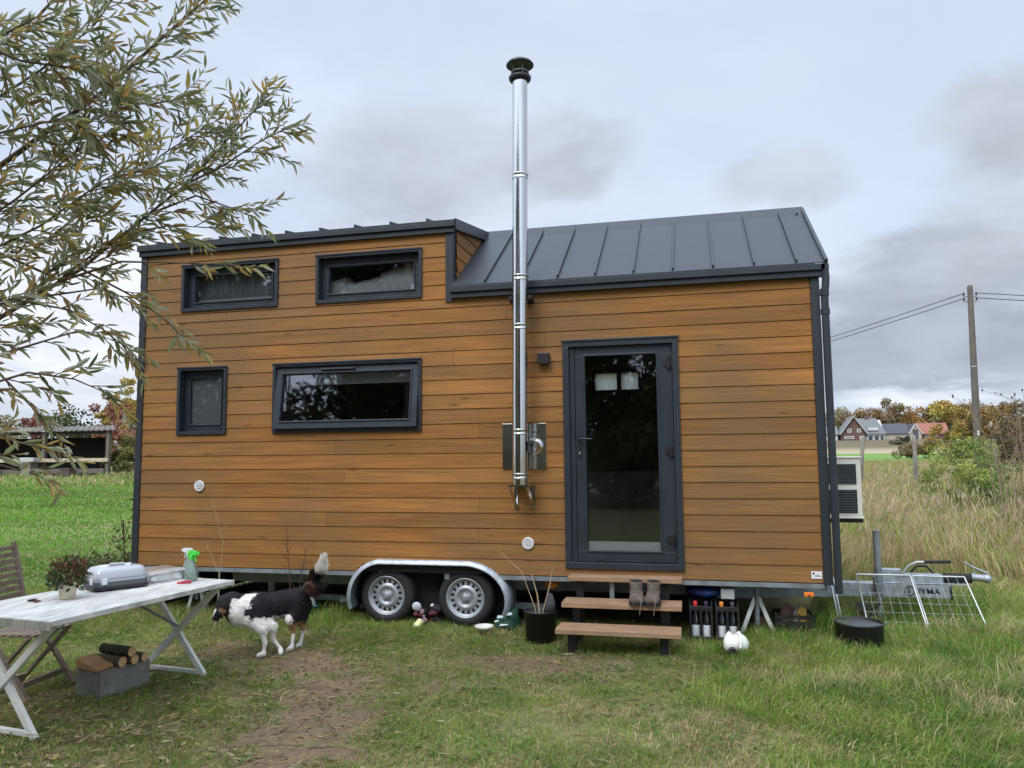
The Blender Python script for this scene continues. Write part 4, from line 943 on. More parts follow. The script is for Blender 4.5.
b=MB(); b.tube([(6.345,-.45,.165),(6.365,-.47,.195),(6.375,-.52,.16),(6.37,-.525,.08)],.011,8); b.build('handle',MATS['white_jug_plastic'],jg)
# open basket with scraps
bs=thing('black_basket','black slatted plastic basket of scraps under the trailer corner','basket',(6.88,.28,0))
x0,x1,y0_,y1_=6.72,7.05,.14,.44; b=MB(); b.box(x0,x1,y0_,y1_,.0,.012)
for k in range(4):
    z=.03+.055*k; b.box(x0-.006,x1+.006,y0_-.004,y0_+.006,z,z+.035); b.box(x0-.006,x1+.006,y1_-.006,y1_+.004,z,z+.035); b.box(x0-.004,x0+.006,y0_+.006,y1_-.006,z,z+.035); b.box(x1-.006,x1+.004,y0_+.006,y1_-.006,z,z+.035)
for k in range(6):
    x=x0+(x1-x0)*k/5; b.box(x-.006,x+.006,y0_-.008,y0_-.003,.0,.245)
b.build('slatted_body',BLACKP,bs)
sc=[((6.84,.25,.24),.07,(.11,.055,.04),'brown cardboard scrap poking out of the black basket'),((6.96,.22,.24),.05,(.40,.24,.04),'yellow packet poking out of the black basket'),((6.92,.24,.23),.04,(.32,.32,.30),'white packet poking out of the black basket')]
for i,(c_,r_,k_,lb) in enumerate(sc):
    b=MB(); a=.6*i; b.prism([(c_[0]-r_,c_[1],c_[2]-.12),(c_[0]+r_,c_[1]+.02,c_[2]-.12),(c_[0]+r_*.7,c_[1]+.03,c_[2]+r_*.5),(c_[0]-r_*.1,c_[1]+.02,c_[2]+r_*1.2),(c_[0]-r_*.9,c_[1],c_[2]+.01)],(0,.012,0)); tag(b.build('packet',mat('packet_'+lb.split()[0],k_,.6),loc=(c_[0],c_[1],c_[2]-.12)),lb,'packet',group='scraps in the black basket')
b=MB(); b.box(6.55,6.68,.36,.44,0,.16); tag(b.build('brick',mat('pale_brick',(.30,.19,.13),.9,bump=.4),loc=(6.6,.4,0),bevel=.005),'pale brick on the ground behind the white A stand','brick')
# black tub
TBX,TBY=7.39,-.02
tb=thing('black_tub','low round black tub with ribbed rim standing in grass below the drawbar','tub',(TBX,TBY,0))
b=MB(); b.lathe([(0,.0),(.175,.0),(.185,.01),(.196,.19),(.203,.195),(.203,.212),(.192,.212),(.178,.05),(0,.045)],(TBX,TBY,.02),36); b.build('tub_body',BLACKP,tb)
b=MB(); b.lathe([(0,.176),(.10,.178),(.189,.19)],(TBX,TBY,.02),30); b.build('cover',mat('grey_cover',(.085,.09,.09),.5,var=.3),tb)
# wire pen panels leaning on the drawbar
WIRE=mat('pen_wire',(.58,.60,.60),.35,metal=.6)
def pen(pa,pb,pc,pd,label,nx_,nz_):
    o=thing('wire_pen_panel',label,'wire panel',tuple(V(*pa)),group='wire pen panels leaning on the drawbar')
    pa,pb,pc,pd=[V(*q) for q in (pa,pb,pc,pd)]
    b=MB(); b.tube([pa,pd,pd+(pc-pd)*.02],.0075,8); b.tube([pd,pc],.0075,8); b.tube([pc,pb],.0075,8); b.tube([pb,pa],.0075,8); b.build('rim_bar',WIRE,o)
    m=MB()
    for i in range(1,nx_):
        t=i/nx_; m.tube([pa+(pb-pa)*t,pd+(pc-pd)*t],.0012,4,cap=False)
    for i in range(1,nz_):
        t=i/nz_; m.tube([pa+(pd-pa)*t,pb+(pc-pb)*t],.0012,4,cap=False)
    m.build('mesh',WIRE,o)
pen((8.12,.62,.02),(8.62,.64,.02),(8.535,.98,.485),(8.075,.97,.485),'outer panel of the folded wire pen, farthest from the house',6,6)
pen((7.59,.60,.02),(8.10,.61,.02),(8.055,.965,.49),(7.565,.96,.49),'middle panel of the folded wire pen behind the black tub',6,6)
pen((7.30,.30,.02),(7.36,.55,.02),(7.33,.90,.52),(7.26,.60,.52),'nearly edge on wire panel beside the house corner',3,6)

# ------------------------------------------------------------------ dog
def capsdf(P,caps):
    best=np.full(len(P),9.); 
    for (a,b,ra,rb,k) in caps:
        a=np.array(a);b=np.array(b); ab=b-a; t=np.clip(((P-a)@ab)/max(1e-9,ab@ab),0,1)
        d=np.linalg.norm(P-a-t[:,None]*ab,axis=1)-(ra+(rb-ra)*t)
        h=np.clip(.5+.5*(best-d)/k,0,1); best=best*(1-h)+d*h-k*h*(1-h)
    return best
def surface(caps,res,lo,hi):
    """naive surface nets of a smooth union of tapered capsules"""
    ax=[np.arange(l,h+res,res) for l,h in zip(lo,hi)]; G=np.stack(np.meshgrid(*ax,indexing='ij'),-1); sh=G.shape[:3]
    D=capsdf(G.reshape(-1,3),caps).reshape(sh); ins=D<0
    nx1,ny1,nz1=[s-1 for s in sh]; cnt=np.zeros((nx1,ny1,nz1)); pos=np.zeros((nx1,ny1,nz1,3))
    cor=[(i,j,k) for i in (0,1) for j in (0,1) for k in (0,1)]
    sl=lambda c:(slice(c[0],c[0]+nx1),slice(c[1],c[1]+ny1),slice(c[2],c[2]+nz1))
    for a in cor:
        for b in cor:
            if sum(abs(p-q) for p,q in zip(a,b))!=1 or a>b: continue
            da,db_=D[sl(a)],D[sl(b)]; cr=(da<0)!=(db_<0); t=np.where(cr,da/np.where(cr,da-db_,1),0)
            p=np.array(a)+t[...,None]*(np.array(b)-np.array(a)); pos+=np.where(cr[...,None],p,0); cnt+=cr
    act=cnt>0; ids=np.full(act.shape,-1); ids[act]=np.arange(act.sum())
    I=np.argwhere(act); vv=(I+pos[act]/cnt[act][:,None])*res+np.array([a[0] for a in ax])
    fs=[]
    for d in range(3):
        e=[0,0,0]; e[d]=1; u_,v_=[q for q in range(3) if q!=d]
        s0=[slice(None)]*3; s1=[slice(None)]*3; s0[d]=slice(0,-1); s1[d]=slice(1,None)
        cr=np.argwhere(ins[tuple(s0)]!=ins[tuple(s1)])
        for c in cr:
            if c[u_]<1 or c[v_]<1 or c[u_]>=act.shape[u_] or c[v_]>=act.shape[v_] or c[d]>=act.shape[d]: continue
            q=[]
            for du,dv in ((-1,-1),(0,-1),(0,0),(-1,0)):
                w_=c.copy(); w_[u_]+=du; w_[v_]+=dv; q.append(ids[tuple(w_)])
            if min(q)<0: continue
            fl=ins[tuple(c)]
            if d==1: fl=not fl
            fs.append(q if fl else q[::-1])
    return vv,fs
DC=[ # trunk, from chest to rump
 ((2.16,-1.30,.375),(2.27,-1.20,.385),.100,.118,.03),((2.27,-1.20,.385),(2.40,-1.06,.395),.118,.105,.04),((2.40,-1.06,.40),(2.515,-.95,.425),.108,.105,.04),
 ((2.20,-1.30,.35),(2.30,-1.22,.31),.085,.075,.04),
 # neck and head
 ((2.20,-1.26,.43),(2.11,-1.30,.455),.085,.075,.04),((2.11,-1.30,.46),(2.065,-1.33,.45),.080,.076,.03),
 ((2.065,-1.36,.435),(2.045,-1.405,.385),.058,.036,.025),((2.045,-1.405,.385),(2.035,-1.43,.350),.034,.026,.012),
 ((2.085,-1.385,.425),(2.06,-1.40,.385),.035,.022,.02),
 # front legs
 ((2.33,-1.24,.33),(2.44,-1.215,.245),.070,.042,.04),((2.44,-1.215,.245),(2.445,-1.19,.13),.034,.020,.02),((2.445,-1.19,.13),(2.505,-1.165,.045),.019,.016,.012),((2.505,-1.165,.035),(2.525,-1.20,.020),.024,.020,.012),
 ((2.29,-1.30,.32),(2.395,-1.30,.24),.065,.042,.04),((2.395,-1.30,.24),(2.425,-1.285,.12),.033,.020,.02),((2.425,-1.285,.12),(2.415,-1.285,.04),.019,.017,.012),((2.415,-1.29,.03),(2.375,-1.31,.020),.024,.019,.012),
 # hind legs
 ((2.53,-.98,.37),(2.53,-1.05,.28),.080,.054,.04),((2.53,-1.05,.28),(2.535,-1.005,.145),.042,.020,.025),((2.535,-1.005,.145),(2.535,-1.03,.045),.018,.016,.012),((2.535,-1.03,.03),(2.52,-1.075,.019),.022,.018,.012),
 ((2.555,-.88,.36),(2.56,-.94,.27),.075,.055,.04),((2.56,-.94,.27),(2.565,-.88,.14),.042,.020,.025),((2.565,-.88,.14),(2.55,-.90,.04),.018,.016,.012),((2.55,-.90,.03),(2.535,-.94,.019),.020,.017,.012),
 # tail
 ((2.54,-.93,.45),(2.61,-.92,.53),.045,.038,.03),((2.61,-.92,.53),(2.69,-.92,.59),.032,.036,.02),((2.69,-.92,.59),(2.735,-.92,.66),.036,.026,.02),((2.735,-.92,.66),(2.755,-.92,.745),.030,.012,.02),
 # ears
 ((2.10,-1.36,.50),(2.045,-1.395,.485),.024,.013,.012),((2.055,-1.275,.505),(1.985,-1.285,.465),.024,.012,.012)]
vv,ff=surface(DC,.011,(1.9,-1.5,-.01),(2.85,-.75,.85))
def coat(P):
    c=np.tile([.010,.010,.011],(len(P),1)); W_h=np.array([.72,.69,.63]); T_n=np.array([.36,.20,.10])
    n=(fbm(P[:,0]*3+P[:,2]*2,P[:,1]*3-P[:,2]*2,.3,4)-.5)*.10
    x,y,z=P.T
    along=(x-2.10)*.62-( -1.30-y)*.0+ (y+1.30)*.5     # chest -> rump
    white=((x<2.275+n)&(x>2.150+n*.4)&(z<.51+n)&(y<-1.12))|((z<.315+n*.8)&(x<2.58)&(y<-1.09))|((z<.36+n)&(x<2.31)&(x>2.135))
    white|=(x>2.275)&(x<2.34)&(z>.40)&(z<.46)&(n>.012)&False
    c[white]=W_h
    tail=(z>.61+n)&(x>2.66)&(y>-1.02); c[tail]=W_h*1.2
    tt=(z>.50)&(x>2.60)&(z<.60)&(x<2.68)&(n>.0); c[tt]=[.07,.035,.02]
    hind=(y>-1.09)&(z<.25)&(x>2.48); c[hind&(x<2.60)]=T_n
    c[hind&(z<.14)]=W_h*.95
    hd=(x<2.12)&(z<.405)&(y<-1.33); c[hd]=[.014,.013,.013]
    ck_=(np.hypot(np.hypot(x-2.085,y+1.415),z-.402)<.024); c[ck_&(z<.44)]=T_n
    bl=(x<2.055)&(x>1.99)&(z<.415)&(z>.365)&(y<-1.375)&(x<2.03+(z-.365)*.3); c[bl]=W_h
    return c
dog=thing('dog','black and white dog walking on the bare earth, tail raised','dog',(2.45,-1.15,0))
SOFT=.0
cc=coat(vv)
body=fastmesh('body',vv,np.full(len(ff),4),np.array(ff).ravel(),cc,FURM,dog,smooth=True)
body.modifiers.new('smooth','SMOOTH').iterations=4
# short fur
fa=np.array(ff); N_=26000
w_=rng.dirichlet((1,1,1,1),N_); fz=vv[fa].mean(1); wt=np.where((fz[:,2]>.5)&(fz[:,0]>2.59),5.,1.); pick=rng.choice(len(fa),N_,p=wt/wt.sum())
q=vv[fa[pick]]; pp=(q*w_[:,:,None]).sum(1); nn=nrm(np.cross(q[:,2]-q[:,0],q[:,3]-q[:,1]))
tv=(pp[:,2]>.5)&(pp[:,0]>2.59); ruff=(pp[:,0]<2.33)&(pp[:,2]<.45)&(pp[:,2]>.24); low=pp[:,2]<.2; face=(pp[:,0]<2.12)
flow=np.tile([.55,.45,-.55],(N_,1)); flow[tv]=[.35,.0,.9]; flow[low]=[0,0,-1]; flow[tv&(pp[:,2]<.58)]=[.55,0,-.35]
dr_=nrm(flow+nn*.55+rng.normal(size=(N_,3))*.22)
dr_=np.where(tv[:,None],nrm(flow+nn*.22+rng.normal(size=(N_,3))*.14),dr_)
ln=np.where(tv,rng.uniform(.05,.11,N_),np.where(ruff,rng.uniform(.02,.04,N_),np.where(low|face,rng.uniform(.006,.012,N_),rng.uniform(.014,.028,N_))))
leaves('fur',pp-nn*.004,dr_,nn,ln,np.where(tv,.0045,.0045)*np.ones(N_),coat(pp+rng.normal(size=(N_,3))*.0065)*rng.uniform(.8,1.2,(N_,1)),FURM,dog,fold=.0,droop=.1)
e=MB()
e.ball((2.105,-1.412,.448),.009,8); e.ball((2.030,-1.408,.445),.009,8); e.build('eye',mat('dog_eye',(.03,.012,.006),.1),dog)
e=MB(); e.ball((2.032,-1.452,.345),.015,8,(1.1,.8,.8)); e.build('nose',mat('dog_nose',(.01,.01,.01),.35),dog)
# ------------------------------------------------------------------ grass
def vis(x,y,m=.2):   # keep what this camera, or one a few steps aside, could see
    d=np.stack([x-CAM.x,y-CAM.y],1); f=d@np.array([fw.x,fw.y]); s=d@np.array([r0.x,r0.y])
    return (f>.6)&(np.abs(s)<f*(.67+m)+.9)
def hidden(x,y): return (x>.1)&(x<7.1)&(y>.45)&(y<2.4)
G1=np.array([.185,.285,.042]); G2=np.array([.29,.335,.085]); G3=np.array([.54,.44,.23]); G4=np.array([.090,.165,.030])
def patch(x,y,sc,o): return np.clip((fbm(x,y,sc,o)-.5)*3.2+.5,0,1)
def pick_cols(n,pdry,x,y,bright=1.):
    r=rng.random(n); a=patch(x,y,.55,40)*.6+patch(x,y,.18,47)*.4+rng.normal(0,.16,n); a=np.clip(a,0,1)[:,None]
    c=np.where(a<.5,G4*(1-a*2)+G1*a*2,G1*(2-a*2)+G2*(a*2-1)); c=np.where((r<pdry)[:,None],np.where((rng.random(n)<.5)[:,None],G3,G3*.62),c)
    return c*rng.uniform(.75,1.25,(n,1))*bright
# worn lawn
def lawn(n,x0,x1,y0,y1):
    x=rng.uniform(x0,x1,n); y=rng.uniform(y0,y1,n); k=vis(x,y)&~hidden(x,y); x,y=x[k],y[k]
    d=dirt(x,y); thin=fbm(x,y,.55,60); k=rng.random(len(x))>np.clip(d*1.5,0,.985)
    k&=rng.random(len(x))<np.clip(.25+1.1*patch(x,y,.3,60),.2,1)
    return x[k],y[k],d[k],thin[k]
x,y,d,th=lawn(800000,-3.0,11.5,-5.4,1.2)
right=np.clip((x-5.9)/1.2,0,1); edge=np.clip((y+.75)/.6,0,1)*np.clip(1.3-np.abs(x-5.3)/.2*0,0,1)
tall=np.clip(fbm(x,y,.7,70)*1.8-.6,0,1)
h=(.022+.030*rng.random(len(x)))*(1-.5*d)+right*(.05+.11*tall)*rng.uniform(.4,1,len(x))+edge*.055*rng.uniform(.2,1.1,len(x))*(.35+tall)
h*=np.where(rng.random(len(x))<.03,1.7,1)
dryp=np.clip(.05+.80*np.clip(patch(x,y,.62,81)-.60,0,1)*2.0*(.35+.65*np.clip((x-3.5)/2,0,1))+.35*d+.06*(x>5),0,.85)
flow=fbm(x,y,1.2,90)*4*PI; az=flow+rng.normal(size=len(x))*1.1
lean=np.clip(rng.normal(.55,.22,len(x))+right*.22,.05,.95)
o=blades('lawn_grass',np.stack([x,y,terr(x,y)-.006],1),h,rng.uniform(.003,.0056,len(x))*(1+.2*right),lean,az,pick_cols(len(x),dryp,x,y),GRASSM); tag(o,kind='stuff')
# dead straw, trampled blades and broad leaved weeds in the turf
n=26000; x=rng.uniform(-1,11,n); y=rng.uniform(-5.4,.4,n); k=vis(x,y)&(rng.random(n)<.15+.85*patch(x,y,.5,101)); x,y=x[k],y[k]; n=len(x); aa=fbm(x,y,.5,103)*9+rng.normal(size=n)*.8
o=leaves('dead_straw',np.stack([x,y,terr(x,y)+rng.uniform(.006,.035,n)],1),np.stack([np.cos(aa),np.sin(aa),rng.normal(0,.22,n)],1),np.stack([rng.normal(0,.3,n),rng.normal(0,.3,n),np.ones(n)],1),rng.uniform(.04,.15,n),rng.uniform(.002,.0045,n),np.where((rng.random(n)<.6)[:,None],G3,np.array([.27,.20,.11]))*rng.uniform(.6,1.2,(n,1)),GRASSM,droop=.08); tag(o,kind='stuff')
n=26000; x=rng.uniform(-1,11,n); y=rng.uniform(-5.4,1.,n); k=vis(x,y)&~hidden(x,y)&(patch(x,y,.35,111)>.62)&(dirt(x,y)<.5); x,y=x[k],y[k]; n=len(x); aa=rng.uniform(0,6.3,n)
o=leaves('clover_and_plantain',np.stack([x,y,terr(x,y)+rng.uniform(.005,.03,n)],1),np.stack([np.cos(aa),np.sin(aa),rng.uniform(.0,.6,n)],1),np.stack([rng.normal(0,.4,n),rng.normal(0,.4,n),np.ones(n)],1),rng.uniform(.02,.055,n),rng.uniform(.010,.020,n),np.array([.095,.19,.035])*rng.uniform(.6,1.4,(n,1)),GRASSM,droop=.2); tag(o,kind='stuff')
n=30000; x=rng.uniform(-1,11,n); y=rng.uniform(-5.4,.6,n); k=vis(x,y)&~hidden(x,y)&(dirt(x,y)<.7)&(rng.random(n)<patch(x,y,.45,121)); x,y=x[k],y[k]; n=len(x)
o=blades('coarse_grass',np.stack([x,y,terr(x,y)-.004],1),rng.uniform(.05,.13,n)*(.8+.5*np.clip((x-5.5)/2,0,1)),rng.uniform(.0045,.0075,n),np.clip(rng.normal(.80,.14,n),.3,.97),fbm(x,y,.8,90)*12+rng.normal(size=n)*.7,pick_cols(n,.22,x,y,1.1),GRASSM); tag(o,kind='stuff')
n=5000; x=rng.uniform(-1,9,n); y=rng.uniform(-5.4,-.4,n); k=vis(x,y)&(dirt(x,y)>.35); x,y=x[k],y[k]; sc_=rng.uniform(.003,.011,len(x)); cu_=np.array([[-1,-1,-.6],[1,-1,-.5],[1,1,-.6],[-1,1,-.5],[-.6,-.7,.7],[.7,-.5,.6],[.5,.8,.8],[-.8,.5,.6]])
P=(np.stack([x,y,terr(x,y)+.002],1)[:,None,:]+cu_[None]*sc_[:,None,None]*rng.uniform(.6,1.4,(len(x),1,3))).reshape(-1,3); lo=((np.arange(len(x))*8)[:,None]+np.array([[3,2,1,0,4,5,6,7,0,1,5,4,1,2,6,5,2,3,7,6,3,0,4,7]])).ravel()
o=fastmesh('soil_crumbs',P,np.full(6*len(x),4),lo,np.repeat(np.array([.155,.112,.07])*rng.uniform(.6,1.3,(len(x),1)),8,0),GM); tag(o,kind='stuff')
# long grass round the drawbar, tub, wheels and under the trailer edge
P_=[]
def clump(cx0,cy0,rx,ry,n,h0,h1): 
    a=rng.uniform(0,2*PI,n); r=np.sqrt(rng.random(n)); P_.append(np.stack([cx0+rx*r*np.cos(a),cy0+ry*r*np.sin(a),rng.uniform(h0,h1,n)],1))
for q in ((7.2,-.55,.8,.35,3000,.06,.18),(8.3,.15,.9,.45,3600,.10,.28),(6.75,-.15,.5,.3,1500,.06,.20),(7.15,.25,.14,.3,420,.2,.50),(7.9,-.9,1.0,.5,2600,.07,.22),(9.2,.3,.9,.7,3000,.10,.35),(2.3,.0,.35,.25,900,.07,.22),(3.4,-.1,.6,.15,900,.05,.12),
          (5.3,-.35,.5,.28,1100,.05,.14),(5.9,-.45,.3,.25,800,.05,.16),(6.6,-1.6,.7,.5,1500,.05,.17),(7.9,-2.2,.8,.6,1800,.06,.2),(4.2,-.1,.5,.2,700,.04,.11),(.9,.1,.8,.3,1200,.06,.2),(2.35,.1,.15,.15,260,.15,.3),(8.4,1.6,1.2,.6,3200,.15,.5),(7.8,1.4,.6,.5,1200,.12,.4)): clump(*q)
P=np.concatenate(P_); x,y,h=P.T; 
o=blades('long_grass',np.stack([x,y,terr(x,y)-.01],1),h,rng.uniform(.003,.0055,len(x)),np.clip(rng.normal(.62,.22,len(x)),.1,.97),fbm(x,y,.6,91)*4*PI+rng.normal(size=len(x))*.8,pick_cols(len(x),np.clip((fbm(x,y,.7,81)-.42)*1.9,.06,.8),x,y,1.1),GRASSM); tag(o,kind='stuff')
# left meadow
n=150000; t=rng.random(n)**1.7; y=-1+t*37; x=rng.uniform(0,1,n)*(-1.3*(y+3)-2)+1.5
k=vis(x,y)&~((x>.1)&(y<2.5)&(y>.4)&(x<7.1)); x,y=x[k],y[k]; D_=np.hypot(x-CAM.x,y-CAM.y)
strip=np.clip(.5+.8*np.sin(y*.42+fbm(x,y,4,3)*5),0,1)*(y>9)
h=(.025+.03*rng.random(len(x)))*np.clip(.45+(y+1)/7,.45,1)*(1+D_/34)+strip*.05*rng.random(len(x))+(.55*np.clip((y-23)/4,0,1)*rng.random(len(x))*np.clip((36-y)/3,0,1)*patch(x,y,2.5,12))
dry=np.clip(.03+.6*np.clip((y-22)/4,0,1)+.30*np.clip(fbm(x,y,2.2,66)-.60,0,1)*2,0,.7)
c=pick_cols(len(x),dry,x,y,1.12); gg=np.where((rng.random(len(x))<.75*(1-dry))[:,None],np.array([.150,.32,.042])*rng.uniform(.85,1.15,(len(x),1))*(.72+.5*patch(x*.35,y,1.6,131))[:,None],c)
o=blades('meadow_grass',np.stack([x,y,terr(x,y)-.01],1),h,.003+D_*.0011*rng.uniform(.6,1.4,len(x)),np.clip(rng.normal(.5,.25,len(x)),.05,.95),rng.uniform(0,2*PI,len(x)),gg,GRASSM); tag(o,kind='stuff')
# right: tall dry grass
n=230000; t=rng.random(n)**1.9; y=1.3+t*34; x=7.35+rng.uniform(0,1,n)**1.0*(6.0+.62*(y+2))
cl=fbm(x,y,1.0,50); k=vis(x,y)&(rng.random(n)<np.clip((patch(x,y,.9,50)-.05)*1.2,.10,1))&~((x<9.2)&(y<2.0)&(rng.random(n)<.75)); x,y,cl=x[k],y[k],cl[k]; D_=np.hypot(x-CAM.x,y-CAM.y)
hz=np.clip((y-2.0)/3.2,0,1)
wet=fbm(x,y,1.9,77); dry=np.clip(.95-.65*patch(x,y,1.5,77),.25,.92)*hz+.25*(1-hz)
h=(.18+.55*hz*rng.random(len(x))**.8)*(.55+.75*cl)*np.where(rng.random(len(x))<dry,1,.72)
STRAW=np.array([.56,.44,.235]); STR2=np.array([.40,.29,.155]); 
r=rng.random(len(x)); c=np.where((r<dry*.65)[:,None],STRAW,np.where((r<dry)[:,None],STR2,np.where((rng.random(len(x))<.5)[:,None],G1*1.05,G2)))*rng.uniform(.7,1.25,(len(x),1))
lean=np.clip(rng.normal(.30+.45*patch(x,y,1.2,55),.2,len(x)),.03,.95); az=fbm(x,y,2.0,93)*3*PI+rng.normal(size=len(x))*.8
o=blades('tall_dry_grass',np.stack([x,y,terr(x,y)-.02],1),h,.0028+D_*.0008*rng.uniform(.5,1.5,len(x)),lean,az,c,GRASSM); tag(o,kind='stuff')
# seed plumes over it
n=8000; y=3+rng.random(n)**1.5*28; x=8.2+rng.random(n)*(6+.62*(y+2)); k=vis(x,y)&(fbm(x,y,1.0,50)>.42); x,y=x[k],y[k]; n=len(x); D_=np.hypot(x-CAM.x,y-CAM.y)
zt=terr(x,y)+rng.uniform(.45,.86,n); aa=rng.uniform(0,2*PI,n)
o=leaves('seed_heads',np.stack([x,y,zt-.12],1),np.stack([.5*np.cos(aa),.5*np.sin(aa),np.ones(n)],1),rng.normal(size=(n,3)),rng.uniform(.10,.22,n),.005+.0007*D_,np.array([.48,.39,.27])*rng.uniform(.7,1.2,(n,1)),GRASSM); tag(o,kind='stuff')
# field grass beyond the fence up to the plough strip
n=60000; y=rng.uniform(30,58,n); x=rng.uniform(10,48,n); k=vis(x,y,.1)&(x>7+.2*y); x,y=x[k],y[k]; n=len(x)
o=blades('rough_pasture',np.stack([x,y,terr(x,y)-.02],1),rng.uniform(.12,.4,n),rng.uniform(.02,.06,n),rng.uniform(.1,.8,n),rng.uniform(0,6.3,n),np.where((rng.random(n)<.40)[:,None],STR2,G2)*rng.uniform(.7,1.2,(n,1)),GRASSM); tag(o,kind='stuff')
# fallen willow leaves
x=np.concatenate([rng.normal(2.2,1.3,2600),rng.uniform(-1,8,260),rng.normal(2.4,.6,500)]); y=np.concatenate([rng.normal(-3.1,1.1,2600),rng.uniform(-5,-.6,260),rng.normal(-3.5,.6,500)]); k=vis(x,y)&(y<-.4); x,y=x[k],y[k]; n=len(x)
aa=rng.uniform(0,2*PI,n); pal=np.array([[.36,.28,.13],[.24,.15,.07],[.44,.37,.22],[.15,.095,.055],[.42,.31,.09],[.20,.15,.10],[.22,.13,.07],[.30,.22,.13]])
o=leaves('fallen_leaves',np.stack([x,y,terr(x,y)+rng.uniform(.004,.032,n)*(1-dirt(x,y)*.8)],1),np.stack([np.cos(aa),np.sin(aa),rng.normal(0,.18,n)],1),np.stack([rng.normal(0,.35,n),rng.normal(0,.35,n),np.ones(n)],1),rng.uniform(.035,.085,n),rng.uniform(.009,.019,n),pal[rng.integers(0,8,n)]*rng.uniform(.7,1.2,(n,1)),LEAF,droop=.05); tag(o,kind='stuff')
tw=MB()
for k in range(70):
    a=rng.uniform(0,2*PI); cx0,cy0=rng.normal(2.6,1.3),rng.normal(-2.9,1.0); l=rng.uniform(.05,.22)
    if cy0>-.7: continue
    z=tz(cx0,cy0)+.008; tw.tube([(cx0-l*math.cos(a),cy0-l*math.sin(a),z),(cx0,cy0,z+.012),(cx0+l*math.cos(a+.3),cy0+l*math.sin(a+.3),z)],.0022,4)
tag(tw.build('ground_twigs',TWIG),kind='stuff')

# ------------------------------------------------------------------ overhanging willow
LIMBS=[
[(2.82,-4.6,2.91),(3.21,-4.44,3.29),(3.32,-4.33,3.46),(3.54,-4.2,3.78),(3.7,-4.09,4.02),(3.78,-3.99,4.31)],
[(2.99,-4.7,2.19),(3.07,-4.59,2.33),(3.27,-4.36,2.59),(3.34,-4.26,2.73),(3.58,-4.03,3.09),(3.75,-3.91,3.38),(3.89,-3.8,3.63)],
[(2.94,-4.83,3.38),(3.28,-4.67,3.66),(3.48,-4.55,4.01)],
[(3.25,-4.46,2.51),(3.6,-4.49,2.57),(3.9,-4.42,2.56),(4.09,-4.37,2.55)],
[(3.27,-4.36,2.59),(3.5,-4.29,2.46),(3.62,-4.26,2.37),(3.70,-4.22,2.29)],
[(3.04,-4.78,2.08),(3.28,-4.63,2.19),(3.41,-4.5,2.27),(3.54,-4.38,2.22)],
[(3.22,-4.93,1.95),(3.44,-4.79,2.05),(3.55,-4.67,2.03),(3.63,-4.55,1.97)],
[(3.09,-4.42,2.7),(3.34,-4.28,2.99),(3.56,-4.15,3.22),(3.70,-4.05,3.37)],
[(2.88,-4.72,3.16),(3.2,-4.57,3.47),(3.37,-4.45,3.73),(3.49,-4.35,4.05)],
[(3.05,-4.82,2.49),(3.34,-4.67,2.7),(3.54,-4.54,2.93),(3.66,-4.45,3.0)],
[(3.46,-4.14,2.91),(3.62,-4.01,3.03),(3.75,-3.90,2.99),(3.84,-3.86,2.95)],
[(3.17,-4.38,2.54),(3.38,-4.25,2.78),(3.55,-4.11,2.85),(3.70,-4.0,2.86)],
[(3.37,-5.09,1.85),(3.52,-4.97,1.78),(3.64,-4.91,1.74)],
[(3.04,-4.92,3.49),(3.28,-4.75,3.41),(3.45,-4.61,3.42),(3.61,-4.36,3.35),(3.72,-4.26,3.42)],
[(3.23,-4.96,2.28),(3.41,-4.82,2.34),(3.53,-4.69,2.32),(3.62,-4.58,2.24),(3.68,-4.53,2.15)],
[(3.46,-5.16,1.74),(3.61,-5.02,1.67),(3.68,-5.0,1.65)],
[(3.58,-4.03,3.09),(3.71,-3.91,3.22),(3.83,-3.80,3.37),(3.93,-3.70,3.48)],
[(3.12,-4.77,2.18),(3.32,-4.71,1.97),(3.41,-4.67,1.86)],
[(2.9,-4.75,2.6),(3.15,-4.62,2.85),(3.35,-4.5,3.1),(3.5,-4.4,3.35)],
[(2.9,-4.9,2.9),(3.2,-4.75,3.1),(3.4,-4.62,3.2),(3.58,-4.5,3.2)],
[(3.0,-4.6,2.4),(3.2,-4.45,2.45),(3.42,-4.4,2.48),(3.55,-4.36,2.42)],
]
wil=thing('willow_tree','willow with long narrow grey green and yellowing leaves hanging in from the left','tree',(.9,-5.45,0))
TR=[(.9,-5.45,-.1),(.92,-5.42,.8),(1.05,-5.38,1.7),(1.15,-5.3,2.6),(1.2,-5.2,3.6),(1.15,-5.1,4.8),(1.3,-5.0,6.0)]
b=MB(); b.tube(TR,[.21,.17,.145,.12,.10,.07,.03],14); b.build('trunk',BARK,wil)
bl=MB(); LP=[];LD=[];LN=[];LLEN=[];LCOL=[]
PALW=np.array([[.26,.29,.13],[.33,.35,.20],[.43,.44,.33],[.17,.21,.09],[.43,.36,.11],[.44,.29,.10],[.28,.18,.095]])
def along(pts,t):
    k=len(pts)-1; f=t*k; i=min(int(f),k-1); return pts[i].lerp(pts[i+1],f-i),(pts[i+1]-pts[i]).normalized()
